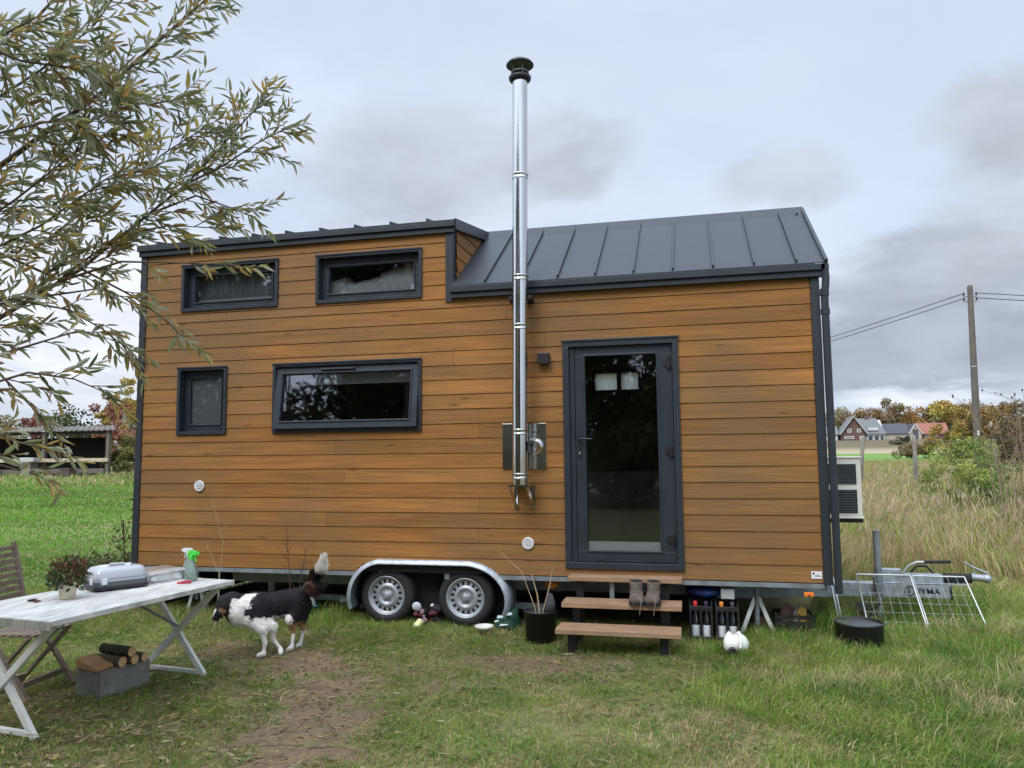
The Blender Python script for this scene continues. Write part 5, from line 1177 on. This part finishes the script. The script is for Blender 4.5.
def twig(p,d,l,r,dens=1.,lo=.15,drop=.25):
    n=6; pts=[p]; dd=d.normalized()
    for i in range(n):
        dd=(dd+V(*rng.normal(0,.10,3))+V(0,0,-drop*.10)).normalized(); pts.append(pts[-1]+dd*l/n)
    bl.tube(pts,[r*(1-.75*i/n) for i in range(n+1)],4,cap=False)
    sd_=0 if rng.random()>.3 else 1
    m=max(3,int(l/.0175*dens)); ph=rng.uniform(0,6.28)
    for j in range(m):
        t=lo+(1-lo)*(j+rng.random()*.6)/m; q,dr=along(pts,min(t,1.))
        ph+=2.4; a=dr.cross(V(0,0,1)); a=a.normalized() if a.length>.05 else V(1,0,0); b_=dr.cross(a)
        out=(a*math.cos(ph)+b_*math.sin(ph)); ld=(dr*rng.uniform(.65,1.25)+out*rng.uniform(.35,.8)+V(0,0,-.22)).normalized()
        LP.append(tuple(q));LD.append(tuple(ld));LN.append(tuple(out.cross(dr)+V(*rng.normal(0,.5,3))+V(0,0,.4)));LLEN.append(rng.uniform(.042,.10)*(1-.25*max(0,t-.8)/.2))
        pr=np.array([.24,.24,.16,.11,.13,.08,.05]) if not sd_ else np.array([.10,.14,.10,.08,.24,.20,.14]); LCOL.append(PALW[rng.choice(7,p=pr/pr.sum())]*rng.uniform(.75,1.25))
    return pts
SPARSE={5,6,12,15,17,14,20}
for li,lm in enumerate(LIMBS):
    pts=[V(*q) for q in lm]; thick=.013 if li in (0,1) else .0065
    start=pts[0]
    if start.x<3.25:    # carry the limb back to the trunk, outside the frame
        zt=min(5.,max(1.6,start.z-.35)); j=min(range(len(TR)),key=lambda i:abs(TR[i][2]-zt)); a=V(*TR[j]); cp=[a]
        for q_ in (.2,.4,.6,.8): cp.append(a.lerp(start,q_)+V(*rng.normal(0,.05,3))+V(0,0,.30*math.sin(PI*q_)))
        cp.append(start); bl.tube(cp,[thick*(2.6-1.6*i/5) for i in range(6)],6,cap=False)
        for k in range(13):
            p,d=along(cp,.15+.78*(k+rng.random())/13); s_=V(*rng.normal(0,1,3)); s_=(s_-d*s_.dot(d)).normalized(); twig(p,d*.8+s_*.9,rng.uniform(.2,.45),.003,.75)
    L_=sum((q-p).length for p,q in zip(pts,pts[1:])); bl.tube(pts,[thick*(1-.72*i/(len(pts)-1)) for i in range(len(pts))],6,cap=False)
    sp=li in SPARSE; nt_=int(L_*(14 if sp else 31))
    if li in (3,4): nt_=6
    if li in (10,11): nt_=9
    for k in range(nt_):
        t=(k+rng.random())/nt_; p,d=along(pts,t)
        rnd=V(*rng.normal(0,1,3)); s_=(rnd-d*rnd.dot(d)).normalized()
        l=rng.uniform(.14,.42)*(1-.45*t)*(.62 if sp else 1.) if li not in (3,4) else rng.uniform(.08,.18)
        if li==3: l*=.8
        twig(p,d*rng.uniform(.7,1.2)+s_*rng.uniform(.45,.95),l,.0028,.72 if sp else .95)
    twig(pts[-1]-(pts[-1]-pts[-2])*.3,pts[-1]-pts[-2],.20,.003,1.1)
bl.build('branches',TWIG,wil)
LP,LD,LN,LLEN,LCOL=map(np.array,(LP,LD,LN,LLEN,LCOL)); print('willow leaves',len(LP))
leaves('leaves',LP,LD,LN,LLEN,LLEN*rng.uniform(.17,.25,len(LP)),LCOL,WLEAF,wil,fold=.35,droop=.14)

# ------------------------------------------------------------------ trees, bushes
def crown_tree(name,label,cat,loc,H,cr,N_,ls,pal,group=None,trunk_r=None,base=.3,clumps=26,sq=(1,1,1),gap=.75,par=None,limbs=7,wid=.65,m=None):
    x,y,z=loc; t=thing(name,label,cat,(x,y,z),group=group)
    tr=trunk_r or H*.018; cz=z+H*(base+(1-base)*.5); rz=H*(1-base)*.5
    cs=[];
    while len(cs)<clumps:
        u=rng.normal(size=3); u/=np.linalg.norm(u); u*=rng.uniform(.25,.88)
        if base<.04:
            u=rng.uniform(-.9,.9,3)
            if math.hypot(u[0],u[1])>.9-.25*max(0,u[2]): continue

        if u[2]<-.6 and base>.04: continue
        cs.append(u)
    cs=np.array(cs)*np.array([cr*sq[0],cr*sq[1],rz])+np.array([x,y,cz])
    b=MB(); b.tube([(x,y,z-.3),(x+H*.005,y,z+H*base*.6),(x,y,cz),(x,y,cz+rz*.6)],[tr,tr*.75,tr*.45,tr*.1],7); b.build('trunk',BARK,t)
    b=MB()
    for c in cs[:limbs]:
        p=V(x,y,z+H*base*rng.uniform(.5,1.1)); q=V(*c); b.tube([p,p.lerp(q,.5)+V(0,0,.05*H),q],[tr*.4,tr*.25,tr*.06],5,cap=False)
    b.build('limbs',BARK,t)
    k=rng.integers(0,clumps,N_); rad=rng.uniform(.22,.46,clumps)*cr*gap
    u=nrm(rng.normal(size=(N_,3)))*rng.uniform(.25,1,(N_,1))**.5
    c=cs[k]+u*rad[k][:,None]*np.array([1,1,.8]); tone=rng.uniform(.7,1.3,clumps)
    pal=np.array(pal); ci=np.clip(rng.integers(0,len(pal),clumps)[k]+(rng.random(N_)<.35)*rng.integers(0,len(pal),N_),0,len(pal)*9)%len(pal)
    col=pal[ci]*tone[k][:,None]*rng.uniform(.7,1.3,(N_,1))
    leaves('crown',c,u+rng.normal(size=(N_,3))*.7+np.array([0,0,-.2]),rng.normal(size=(N_,3))+u,rng.uniform(.6,1.3,N_)*ls,rng.uniform(.6,1.3,N_)*ls*wid,col,m or FAR,t)
    return t
OR=[(.32,.18,.06),(.36,.24,.08),(.25,.14,.06),(.29,.22,.08)]; BR=[(.22,.14,.085),(.26,.17,.09),(.19,.15,.08)]; GRN=[(.06,.075,.03),(.085,.09,.035),(.05,.06,.028)]; OLV=[(.21,.19,.085),(.24,.19,.09),(.17,.15,.07)]
YG=[(.38,.40,.09),(.26,.32,.075),(.18,.24,.06)]; RD=[(.33,.14,.10),(.27,.11,.09),(.35,.19,.13)]; YE=[(.52,.38,.10),(.42,.32,.09),(.34,.29,.09)]
# ridge wood far behind the houses
ridge=[(53,271,9,OLV,'olive tree on the far ridge above the small white house'),(58,272,8,BR,'brown tree on the far ridge right behind the brick gable'),(63,274,9,OR,'rusty tree on the far ridge behind the brick house chimney'),(68,273,10,BR,'dull brown tree on the far ridge left of the tallest crown'),(72,276,12.5,OLV,'tallest pale olive tree on the far ridge'),(77,275,11,OR,'russet tree on the far ridge right of the tallest crown'),(82,278,10.5,BR,'dark brown tree on the far ridge above the slate barn'),(86,276,11,GRN,'dark green tree on the far ridge above the red roof'),(91,279,11,OLV,'olive tree on the far ridge behind the golden tree'),(97,280,10.5,BR,'brown tree on the far ridge left of the utility pole'),(104,281,11,OR,'rusty tree on the far ridge right of the utility pole'),(111,283,11,BR,'brown tree at the far right end of the ridge')]
for (x,y,H,pl_,lb) in ridge: crown_tree('ridge_tree',lb,'tree',(x,y,tz(x,y)-.5),H,5.6,3000,.62,pl_,'autumn trees on the far ridge',base=.02,clumps=26,limbs=4,gap=.9)
crown_tree('autumn_tree','golden orange autumn tree left of the utility pole','tree',(28.9,70.1,tz(28.9,70.1)-.3),5.5,2.4,7000,.20,YE+OR,'autumn trees behind the field',base=.02,clumps=40)
crown_tree('autumn_tree','rusty brown autumn tree just right of the utility pole','tree',(31.9,71,tz(32,70)-.3),5.4,2.4,7000,.20,OR+BR,'autumn trees behind the field',base=.02,clumps=40)
crown_tree('autumn_tree','grey brown half bare tree at the right edge behind the field','tree',(34.2,69.5,tz(34,69)-.3),5.6,2.4,7000,.19,BR+OLV+OR,'autumn trees behind the field',base=.02,clumps=40,gap=.65)
crown_tree('autumn_tree','low dull brown bush tree in front of the red roofed barn','tree',(26.2,72,tz(25,71)),1.5,1.7,2200,.18,BR+OLV,'autumn trees behind the field',base=.03,clumps=22)
crown_tree('autumn_shrub','tall brown thicket at the right edge beyond the pasture','shrub',(24.4,43.5,tz(24,43)),3.2,1.6,5000,.12,[(.15,.11,.06),(.11,.085,.045),(.12,.11,.05)],None,base=.02,clumps=26)
crown_tree('green_bush','yellow green leafy bush in the tall grass below the utility pole','bush',(12.55,14.2,tz(12.5,14.2)),1.85,.9,3800,.075,YG,None,base=.02,clumps=30,trunk_r=.012,m=LEAF,wid=.45)
crown_tree('green_bush','deeper green low bush right of the yellow green one','bush',(13.5,14.6,tz(13.5,14.6)),1.2,.8,2600,.075,[(.14,.22,.06),(.18,.27,.075)],None,base=.02,clumps=24,trunk_r=.012,m=LEAF,wid=.45)
# dry seed head stems at the far right
o=thing('seed_head_shrub','bare tall stems with dark seed heads at the right edge','shrub',(12.25,9.6,tz(12.25,9.6)))
b=MB(); HP=[]
for k in range(26):
    x=12.25+rng.normal(0,.26); y=9.6+rng.normal(0,.25); z=tz(x,y); H=rng.uniform(1.7,2.85)
    p1=V(x+rng.normal(0,.16),y+rng.normal(0,.1),z+H*.6); p2=p1+V(rng.normal(0,.25),rng.normal(0,.15),H*.4); b.tube([(x,y,z-.05),p1,p2],[.011,.008,.003],5,cap=False); HP.append(p2)
    for j in range(6):
        q=p1.lerp(p2,rng.uniform(0,.9)); e=q+V(rng.normal(0,.17),rng.normal(0,.15),rng.uniform(.08,.28)); b.tube([q,e],[.004,.002],4,cap=False); HP.append(e)
b.build('stem',mat('dry_stem',(.24,.18,.11),.85),o); b=MB()
for q in HP: b.ball(q,rng.uniform(.010,.020),5,(1,1,1.3))
tag(b.build('seed_head',mat('dark_seed',(.045,.035,.03),.9),o),kind='stuff')
# left side
crown_tree('red_shrub','pinkish red shrub behind the right end of the shed','shrub',(-35.0,39.6,tz(-35,39.6)),5.3,1.5,2600,.2,RD,None,base=.03,clumps=20)
crown_tree('red_shrub','smaller pinkish shrub behind the middle of the shed roof','shrub',(-43.6,42,tz(-43,42)),5.4,1.3,1300,.2,RD,None,base=.2,clumps=14,gap=.6)
crown_tree('poplar_tree','slim yellow poplar beside the left corner of the house','tree',(-38.4,45.8,tz(-38,46)),8.0,1.2,3000,.22,YE,None,base=.05,clumps=26,gap=.8)
crown_tree('poplar_tree','slender yellowing poplar behind the pink shrub','tree',(-40.6,46,tz(-40,46)),7.2,1.0,2200,.22,YE+OLV,None,base=.05,clumps=24,gap=.8)
crown_tree('olive_bush','pale olive bush right of the shed','bush',(-28.9,34.6,tz(-28.6,34)),2.7,1.5,3000,.18,[(.17,.16,.055),(.13,.13,.05)],None,base=.02,clumps=22)
for k,(x,y,H,pl_,lb) in enumerate([(-58,60,6.5,GRN,'dark green tree beyond the shed at the far left'),(-52,62,6.0,BR,'brown tree beyond the middle of the shed roof'),(-46,63,6.2,OLV,'olive tree beyond the right half of the shed roof'),(-65,58,7,OLV,'olive tree beyond the left end of the shed')]):
    crown_tree('hedgerow_tree',lb,'tree',(x,y,tz(x,y)),H,4.0,1800,.35,pl_,'trees beyond the shed',base=.1,clumps=20)
# bramble and stalks by the house's left corner
def bush(label,loc,H,cr,n,pal,ls=.05):
    return crown_tree('bramble_bush',label,'bush',loc,H,cr,n,ls,pal,'brambles left of the house',base=.0,clumps=16,trunk_r=.012,m=LEAF,wid=.6,gap=.85)
DG=[(.075,.11,.035),(.11,.14,.045),(.16,.13,.07)]
bush('low dark bramble behind the carry box, nearest the house corner',(-.75,1.0,tz(-.75,1.0)),.55,.38,800,DG); bush('low dark bramble in the middle of the row behind the table',(-1.5,1.6,tz(-1.5,1.6)),.46,.36,650,DG); bush('small dark bramble behind the potted plant',(-2.6,2.3,tz(-2.6,2.3)),.30,.3,350,DG)
def stalk(label,pts,r,nl,col,name='dry_stalk',grp='dry weed stalks by the house'):
    pts=[V(*p) for p in pts]; o=thing(name,label,'weed stalk',tuple(pts[0]),group=grp)
    b=MB(); b.tube(pts,[r*(1-.6*i/(len(pts)-1)) for i in range(len(pts))],5,cap=False)
    for k in range(nl):
        q,d=along(pts,rng.uniform(.35,.95)); e=q+(d+V(rng.normal(0,.8),rng.normal(0,.5),rng.uniform(0,.5)))*rng.uniform(.06,.16); b.tube([q,e],[r*.45,r*.2],4,cap=False)
    b.build('stem',col,o)
    return o
RS=mat('reddish_twig',(.085,.045,.035),.8); PS=mat('pale_dry_stem',(.42,.36,.24),.8)
s=stalk('leafy upright weed against the left corner of the house',[(-.35,.30,0),(-.33,.3,.5),(-.36,.28,1.0)],.012,10,RS)
n=260; c=np.array([-.35,.3,.35])+rng.normal(size=(n,3))*np.array([.12,.1,.30]); leaves('foliage',c,rng.normal(size=(n,3)),rng.normal(size=(n,3)),rng.uniform(.04,.09,n),rng.uniform(.015,.03,n),np.array(DG)[rng.integers(0,3,n)]*rng.uniform(.7,1.3,(n,1)),LEAF,s)
stalk('bare reddish twiggy stalk standing behind the dog',[(2.05,-.15,0),(2.02,-.17,.45),(1.99,-.2,1.0)],.006,12,RS)
stalk('shorter bare reddish stalk beside the twiggy one behind the dog',[(2.10,-.12,0),(2.12,-.15,.40),(2.20,-.18,.80)],.005,8,RS)
stalk('tall pale dry grass stem in front of the cladding by the spray bottles',[(1.33,-.4,0),(1.38,-.4,.6),(1.40,-.4,.85),(1.26,-.4,1.30)],.0035,3,PS)
stalk('thin pale dry stem leaning left by the spray bottles',[(1.40,-.42,0),(1.36,-.4,.55),(1.20,-.4,.85)],.0035,2,PS)

# trees behind the photographer, mirrored in the glass
for k,(x,y,H,cr,lb) in enumerate([(-3.5,-22,11,4.3,'leafy tree mirrored in the upper window nearest the flue'),(3.2,-24,12,4.5,'tall leafy tree mirrored in the door glass'),(8.5,-26,9,3.8,'leafy tree mirrored at the right of the door glass'),(-9.5,-21,12,4.6,'leafy tree mirrored in the wide lower window'),(-16.5,-20,12,4.6,'leafy tree mirrored in the small square window'),(-24,-21,11,4.6,'leafy tree mirrored in the upper left window')]):
    crown_tree('leafy_tree',lb,'tree',(x,y,0),H*1.28,cr*1.35,20000,.27,[(.05,.06,.025),(.075,.08,.035),(.10,.095,.045)],'trees mirrored in the house windows',base=.03,clumps=60,gap=.75)

for k,(x,y,H,lb) in enumerate([(-1,-17,2.2,'low shrub mirrored at the foot of the door glass, left'),(4,-18,2.4,'low shrub mirrored at the foot of the door glass, middle'),(8,-17.5,2.0,'low shrub mirrored at the foot of the door glass, right'),(-7,-18,2.6,'shrub mirrored low in the wide lower window'),(-13,-18,2.6,'shrub mirrored low in the small square window')]):
    crown_tree('leafy_shrub',lb,'shrub',(x,y,0),H,2.2,2200,.26,GRN,'shrubs mirrored in the house windows',base=.0,clumps=20,limbs=3)
# ------------------------------------------------------------------ shed at the left
sh=thing('open_shed','dark open fronted timber shed with a corrugated roof across the meadow','shed',(-34,34.5,.5))
DT=mat('dark_tarred_board',(.020,.018,.016),.85); GB=mat('grey_board',(.13,.11,.09),.85,var=.25,stretch=(1,6,6)); PLK=mat('pale_plank',(.46,.38,.27),.8,var=.2)
CORR=mat('corrugated_sheet',(.15,.135,.12),.8,var=.45,scale=.8,spec=.2)
SK_=lambda x,y,z:(x-.92*(y-33),y,z)
b=MB(); b.box(-44,-29.3,37.2,37.3,.2,3.2); b.box(-29.3,-29.2,33.2,37.2,.2,3.3); b.box(-44,-43.9,33.2,37.2,.2,3.3); b.v=[SK_(*q) for q in b.v]; b.build('back_wall',DT,sh)
b=MB(); n=150
b.add([(-44.3+15.6*i/n,32.7,3.52+.035*math.sin(i*1.6)) for i in range(n+1)]+[(-44.3+15.6*i/n,37.6,4.02+.035*math.sin(i*1.6)) for i in range(n+1)]+[(-44.3+15.6*i/n,37.6,3.97+.035*math.sin(i*1.6)) for i in range(n+1)]+[(-44.3+15.6*i/n,32.7,3.47+.035*math.sin(i*1.6)) for i in range(n+1)],
 [(i,i+1,n+2+i,n+1+i) for i in range(n)]+[(3*(n+1)+i,3*(n+1)+i+1,i+1,i) for i in range(n)]+[(2*(n+1)+i,2*(n+1)+i+1,3*(n+1)+i+1,3*(n+1)+i) for i in range(n)])
b.v=[SK_(*q) for q in b.v]; b.build('roof',CORR,sh,recalc=False)
for x in (-43.8,-38.4,-33.9,-29.15): boxpart('post',GB,sh,(x-.11,x+.11,32.9,33.1,.1,3.42))
boxpart('eave_beam',DT,sh,(-44,-29.0,32.95,33.05,3.28,3.46))
boxpart('front_rail',PLK,sh,(-38.5,-29.0,32.75,32.89,1.56,1.78)); boxpart('front_rail',PLK,sh,(-44,-37.2,32.7,32.74,1.66,1.9))
boxpart('lower_board',GB,sh,(-33.8,-29.3,32.82,32.88,.85,1.15)); boxpart('lower_board',GB,sh,(-37.5,-34.2,32.82,32.88,.75,1.1))
for i,(x,y,w_,h_,c_,lb,nm) in enumerate([(-34.2,32.2,.8,.95,(.15,.13,.11),'brown wooden box in front of the shed','wooden_crate'),(-31.2,32.1,.7,.6,(.09,.06,.05),'dark reddish bundle at the right foot of the shed','scrap_box'),(-37.9,31.9,1.3,.75,(.55,.22,.07),'orange box at the left foot of the shed','storage_box')]):
    z=tz(x,y); b=MB(); b.box(x-w_/2,x+w_/2,y-.3,y+.3,z,z+h_); b.box(x-w_/2-.03,x+w_/2+.03,y-.33,y+.33,z+h_+.002,z+h_+.08); b.box(x-w_/2-.02,x+w_/2+.02,y-.32,y-.302,z+h_*.4,z+h_*.5)
    tag(b.build(nm,mat(nm+'_wood',c_,.8),loc=(x,y,z),bevel=.02),lb,'box')
b=MB(); z=tz(-34.2,32.2)+1.035; b.hexa([(-34.7,31.9,z),(-33.6,31.9,z+.05),(-33.6,32.5,z+.05),(-34.7,32.5,z),(-34.7,31.9,z+.3),(-33.6,31.9,z+.28),(-33.6,32.5,z+.28),(-34.7,32.5,z+.32)]); tag(b.build('grey_box',mat('pale_grey_box',(.42,.43,.40),.6),loc=(-34.2,32.2,z),bevel=.02),'pale grey tub on top of the brown box before the shed','box')
b=MB(); b.hexa([(-38.8,31.9,1.28),(-37.0,31.9,1.28),(-37.0,32.4,1.28),(-38.8,32.4,1.28),(-38.7,31.9,1.62),(-37.1,31.9,1.58),(-37.1,32.4,1.58),(-38.7,32.4,1.62)]); tag(b.build('turquoise_cover',mat('turquoise_tarp',(.10,.33,.36),.6),loc=(-37.9,32.1,1.3),bevel=.03),'turquoise cover lying over the orange box by the shed','cover')

# ------------------------------------------------------------------ fence, pole, wires
POST=mat('weathered_post',(.20,.18,.15),.9,var=.3,stretch=(1,1,.3))
fence_pts=[(11.7,21.8,2.22,.06,'weathered fence post by the air conditioner, leaning a little left'),(13.35,21.4,2.24,.0,'weathered fence post between the air conditioner and the bush'),(18.6,29.7,2.16,.01,'weathered fence post right of the utility pole')]
for x,y,zt,ln_,lb in fence_pts:
    o=thing('fence_post',lb,'fence post',(x,y,tz(x,y)),group='posts of the wire fence'); b=MB(); z=tz(x,y); b.tube([(x-ln_,y,z-.2),(x,y,z+.8),(x+ln_*2,y,zt-.02),(x+ln_*2,y,zt)],[.075,.072,.066,.05],9); b.build('timber',POST,o)
for h_ in (.35,.9,1.45):
    b=MB(); prev=None
    pts=[(3.0,15.0)]+[(q[0],q[1]) for q in fence_pts]+[(30,33.7)]
    b.tube([(x,y-.07,tz(x,y)+h_+.25) for x,y in pts],.006,4,cap=False)
    tag(b.build('fence_wire',GALVD,loc=(13,21,1.2)),{.35:'lowest wire of the post fence',.9:'middle wire of the post fence',1.45:'top wire of the post fence'}[h_],'wire',group='wires of the post fence')
up=thing('utility_pole','tall weathered utility pole carrying two wires, right of the house','utility pole',(18.87,32.5,tz(18.87,32.5)))
PX,PY=18.95,32.5
b=MB(); b.tube([(PX-.12,PY,.2),(PX-.04,PY,5.),(PX+.03,PY,9.42),(PX+.03,PY,9.5)],[.165,.150,.120,.10],14); b.build('shaft',mat('concrete_pole',(.12,.105,.085),.9,var=.2,scale=2),up)
for z,s in ((9.02,-1),(8.78,-1),(9.02,1),(8.78,1)):
    b=MB(); b.tube([(PX+.10*s,PY-.03,z-.06),(PX+.26*s,PY-.03,z-.06),(PX+.27*s,PY-.03,z+.0)],.015,6); b.lathe([(0,0),(.05,.01),(.055,.05),(.035,.07),(.05,.09),(.035,.14),(0,.15)],(PX+.27*s,PY-.03,z),10); b.build('insulator',mat('brown_porcelain',(.05,.03,.025),.3) if 'brown_porcelain' not in MATS else MATS['brown_porcelain'],up)
b=MB(); b.lathe([(.160,0),(.160,.05)],(PX-.03,PY,5.6),14); b.build('band',GALV,up)
b=MB(); b.box(PX-.12,PX-.04,PY-.20,PY-.165,2.40,2.62); b.build('tag_plate',WHITE,up)
WR=mat('power_cable',(.05,.05,.055),.6)
for z,s,lb in ((9.12,-1,'upper power line running left from the pole behind the house'),(8.88,-1,'lower power line running left from the pole behind the house'),(9.12,1,'upper power line leaving the pole to the right'),(8.88,1,'lower power line leaving the pole to the right')):
    p=V(PX+.27*s,PY-.03,z); q=V(-20,110,z+.8) if s<0 else V(PX+58,PY+13.8,z-.2); b=MB()
    b.tube([p.lerp(q,t)-V(0,0,(1.6 if s<0 else 1.0)*4*t*(1-t)) for t in np.linspace(0,1,24)],.020,5,cap=False)
    tag(b.build('power_line',WR,loc=tuple(p)),lb,'power line',group='overhead power lines')

# ------------------------------------------------------------------ houses on the rise
BRK=mat('dark_brick',(.13,.075,.06),.9,var=.15); WHP=mat('white_render',(.52,.52,.50),.8); SLT=mat('grey_slate',(.15,.155,.15),.7); SLD=mat('dark_slate',(.065,.068,.08),.7); RTL=mat('red_roof_tile',(.27,.105,.075),.8,var=.15); BEI=mat('beige_render',(.40,.35,.28),.9); WIN=mat('dark_window',(.03,.035,.04),.1)
def gable_house(name,label,x0,x1,y,z,eave,ridge_z,depth,ox,wall,roofm,gable_w,trim=True,win=[],gwin=[],chim=None):
    """gable end x0..x0+gable_w faces us; the roof behind runs on to x1, ridge along +x"""
    o=thing(name,label,'house',((x0+x1)/2,y,z)); return o
def longhouse(name,label,x0,x1,y,z0,eave,rz,dp,wall,roofm,wins=(),chim=None,grp=None):
    o=thing(name,label,'house',((x0+x1)/2,y,z0),group=grp)
    b=MB(); b.prism([(x0,y,z0-1),(x0,y+dp,z0-1),(x0,y+dp,eave),(x0,y+dp/2,rz-.15),(x0,y,eave)],(x1-x0,0,0)); b.build('wall',wall,o)
    b=MB(); 
    for s in (0,1):
        ya,yb=(y-.35,y+dp/2) if s==0 else (y+dp+.35,y+dp/2)
        b.hexa([(x0-.3,ya,eave-.25),(x1+.3,ya,eave-.25),(x1+.3,yb,rz),(x0-.3,yb,rz),(x0-.3,ya,eave-.05),(x1+.3,ya,eave-.05),(x1+.3,yb,rz+.2),(x0-.3,yb,rz+.2)])
    r=b.build('roof',roofm,o)
    for (wx,wz,ww,wh) in wins:
        f=boxpart('window',WHP,o,(wx-ww/2,wx+ww/2,y-.06,y-.002,wz-wh/2,wz+wh/2)); boxpart('pane',WIN,f,(wx-ww/2+.12,wx+ww/2-.12,y-.08,y-.062,wz-wh/2+.12,wz+wh/2-.12))
    if chim: boxpart('chimney',BRK,r,(chim[0]-.5,chim[0]+.5,y+dp/2-.5,y+dp/2+.5,rz-.5,rz+chim[1]))
    return o
# brick house with a white edged gable towards us and a grey roof wing
hx,hy,hz=44.2,197.,4.3
H1=thing('brick_house','dark brick house with white edged gable and grey roof on the rise','house',(47,hy,hz))
b=MB(); b.prism([(41.6,hy,hz-1),(47.0,hy,hz-1),(47.0,hy,6.2),(44.4,hy,10.2),(41.6,hy,6.4)],(0,7,0)); b.build('gable_wall',BRK,H1)
b=MB()
for (xa,za,xb,zb) in ((41.2,5.9,44.4,10.35),(47.6,5.6,44.4,10.35)): b.hexa([(xa,hy-.5,za),(xb,hy-.5,zb),(xb,hy+7,zb),(xa,hy+7,za),(xa,hy-.5,za+.2),(xb,hy-.5,zb+.2),(xb,hy+7,zb+.2),(xa,hy+7,za+.2)])
b.build('gable_roof',SLT,H1)
b=MB(); b.bar((41.1,hy-.56,5.9),(44.4,hy-.56,10.4),.1,.38,up=(0,1,0)); b.bar((47.7,hy-.56,5.6),(44.4,hy-.56,10.4),.1,.38,up=(0,1,0)); b.build('bargeboard',WHP,H1)
b=MB(); b.prism([(45.0,hy+1.0,hz-1),(45,hy+9,hz-1),(45,hy+9,6.2),(45,hy+5,9.6),(45,hy+1.0,6.2)],(6.6,0,0)); b.build('wing_wall',WHP,H1)
b=MB()
for s in (0,1):
    ya,yb=(hy+.5,hy+5) if s==0 else (hy+9.5,hy+5); b.hexa([(44.5,ya,5.9),(52.0,ya,5.9),(50.6,yb,9.9),(44.5,yb,9.9),(44.5,ya,6.1),(52.0,ya,6.1),(50.6,yb,10.1),(44.5,yb,10.1)])
wr=b.build('wing_roof',SLT,H1); boxpart('chimney',BRK,wr,(48.0,49.0,hy+4.6,hy+5.4,9.6,10.7)); b=MB(); b.box(47.9,50.2,hy+.9,hy+3.2,6.9,7.6); b.build('dormer',WHP,wr)
for (wx,wz,yy,ww,wh) in ((43.4,6.9,hy,.9,.9),(45.6,6.9,hy,.9,.9),(43.3,5.2,hy,2.2,.6),(46.2,5.1,hy,1.0,.9),(48.4,5.0,hy+1,.9,1.0),(49.8,5.0,hy+1,.9,1.0),(51,5.0,hy+1,.7,1.0)):
    f=boxpart('window',WHP if yy==hy else SLD,H1,(wx-ww/2,wx+ww/2,yy-.1,yy-.002,wz-wh/2,wz+wh/2)); boxpart('pane',WIN,f,(wx-ww/2+.25,wx+ww/2-.25,yy-.13,yy-.102,wz-wh/2+.2,wz+wh/2-.2))
longhouse('slate_barn','pale barn with a dark slate roof right of the brick house',51.9,57.6,200,4.2,6.2,8.5,7,BEI,SLD,[(57.0,5.2,.8,.9)])
b=MB(); g=thing('small_gable_barn','small barn with a white edged gable between slate and red roofs','house',(59,200.5,4.2)); b.prism([(57.7,199.5,3.2),(60.3,199.5,3.2),(60.3,199.5,6.2),(59.0,199.5,8.2),(57.7,199.5,6.2)],(0,6,0)); b.build('wall',BEI,g); b=MB(); b.bar((57.4,199.3,5.9),(59.0,199.3,8.4),.2,.3,up=(0,1,0)); b.bar((60.7,199.3,5.8),(59.0,199.3,8.4),.2,.3,up=(0,1,0)); b.build('bargeboard',WHP,g); boxpart('barn_door',SLD,g,(58.4,59.6,199.44,199.495,4.2,7.0))
b=MB(); b.hexa([(57.3,199.7,5.9),(59,199.7,8.4),(59,205.8,8.4),(57.3,205.8,5.9),(57.3,199.7,6.1),(59,199.7,8.6),(59,205.8,8.6),(57.3,205.8,6.1)]); b.hexa([(60.8,199.7,5.8),(59,199.7,8.41),(59,205.8,8.41),(60.8,205.8,5.8),(60.8,199.7,6.0),(59,199.7,8.61),(59,205.8,8.61),(60.8,205.8,6.0)]); b.build('roof',SLD,g)
longhouse('red_roofed_barn','long low barn with a bright red tiled roof on the rise',60.6,67.5,203,4.4,6.1,8.6,7,BRK,RTL,[(62.5,5.4,.7,.6),(64.5,5.4,.7,.6)])
longhouse('white_house','small pale house with grey roof at the house corner edge',37.6,41.0,199,4.4,6.2,8.0,6,WHP,SLT,[(40,5.3,.8,.8)])
for x,y,lb in ((49,172,'dark hedge shrub before the slate barn'),(60,176,'dark hedge shrub before the red roofed barn')):
    crown_tree('hedge_shrub',lb,'shrub',(x,y,tz(x,y)),1.8,2.0,500,.4,GRN,None,base=.02,clumps=10,limbs=3)
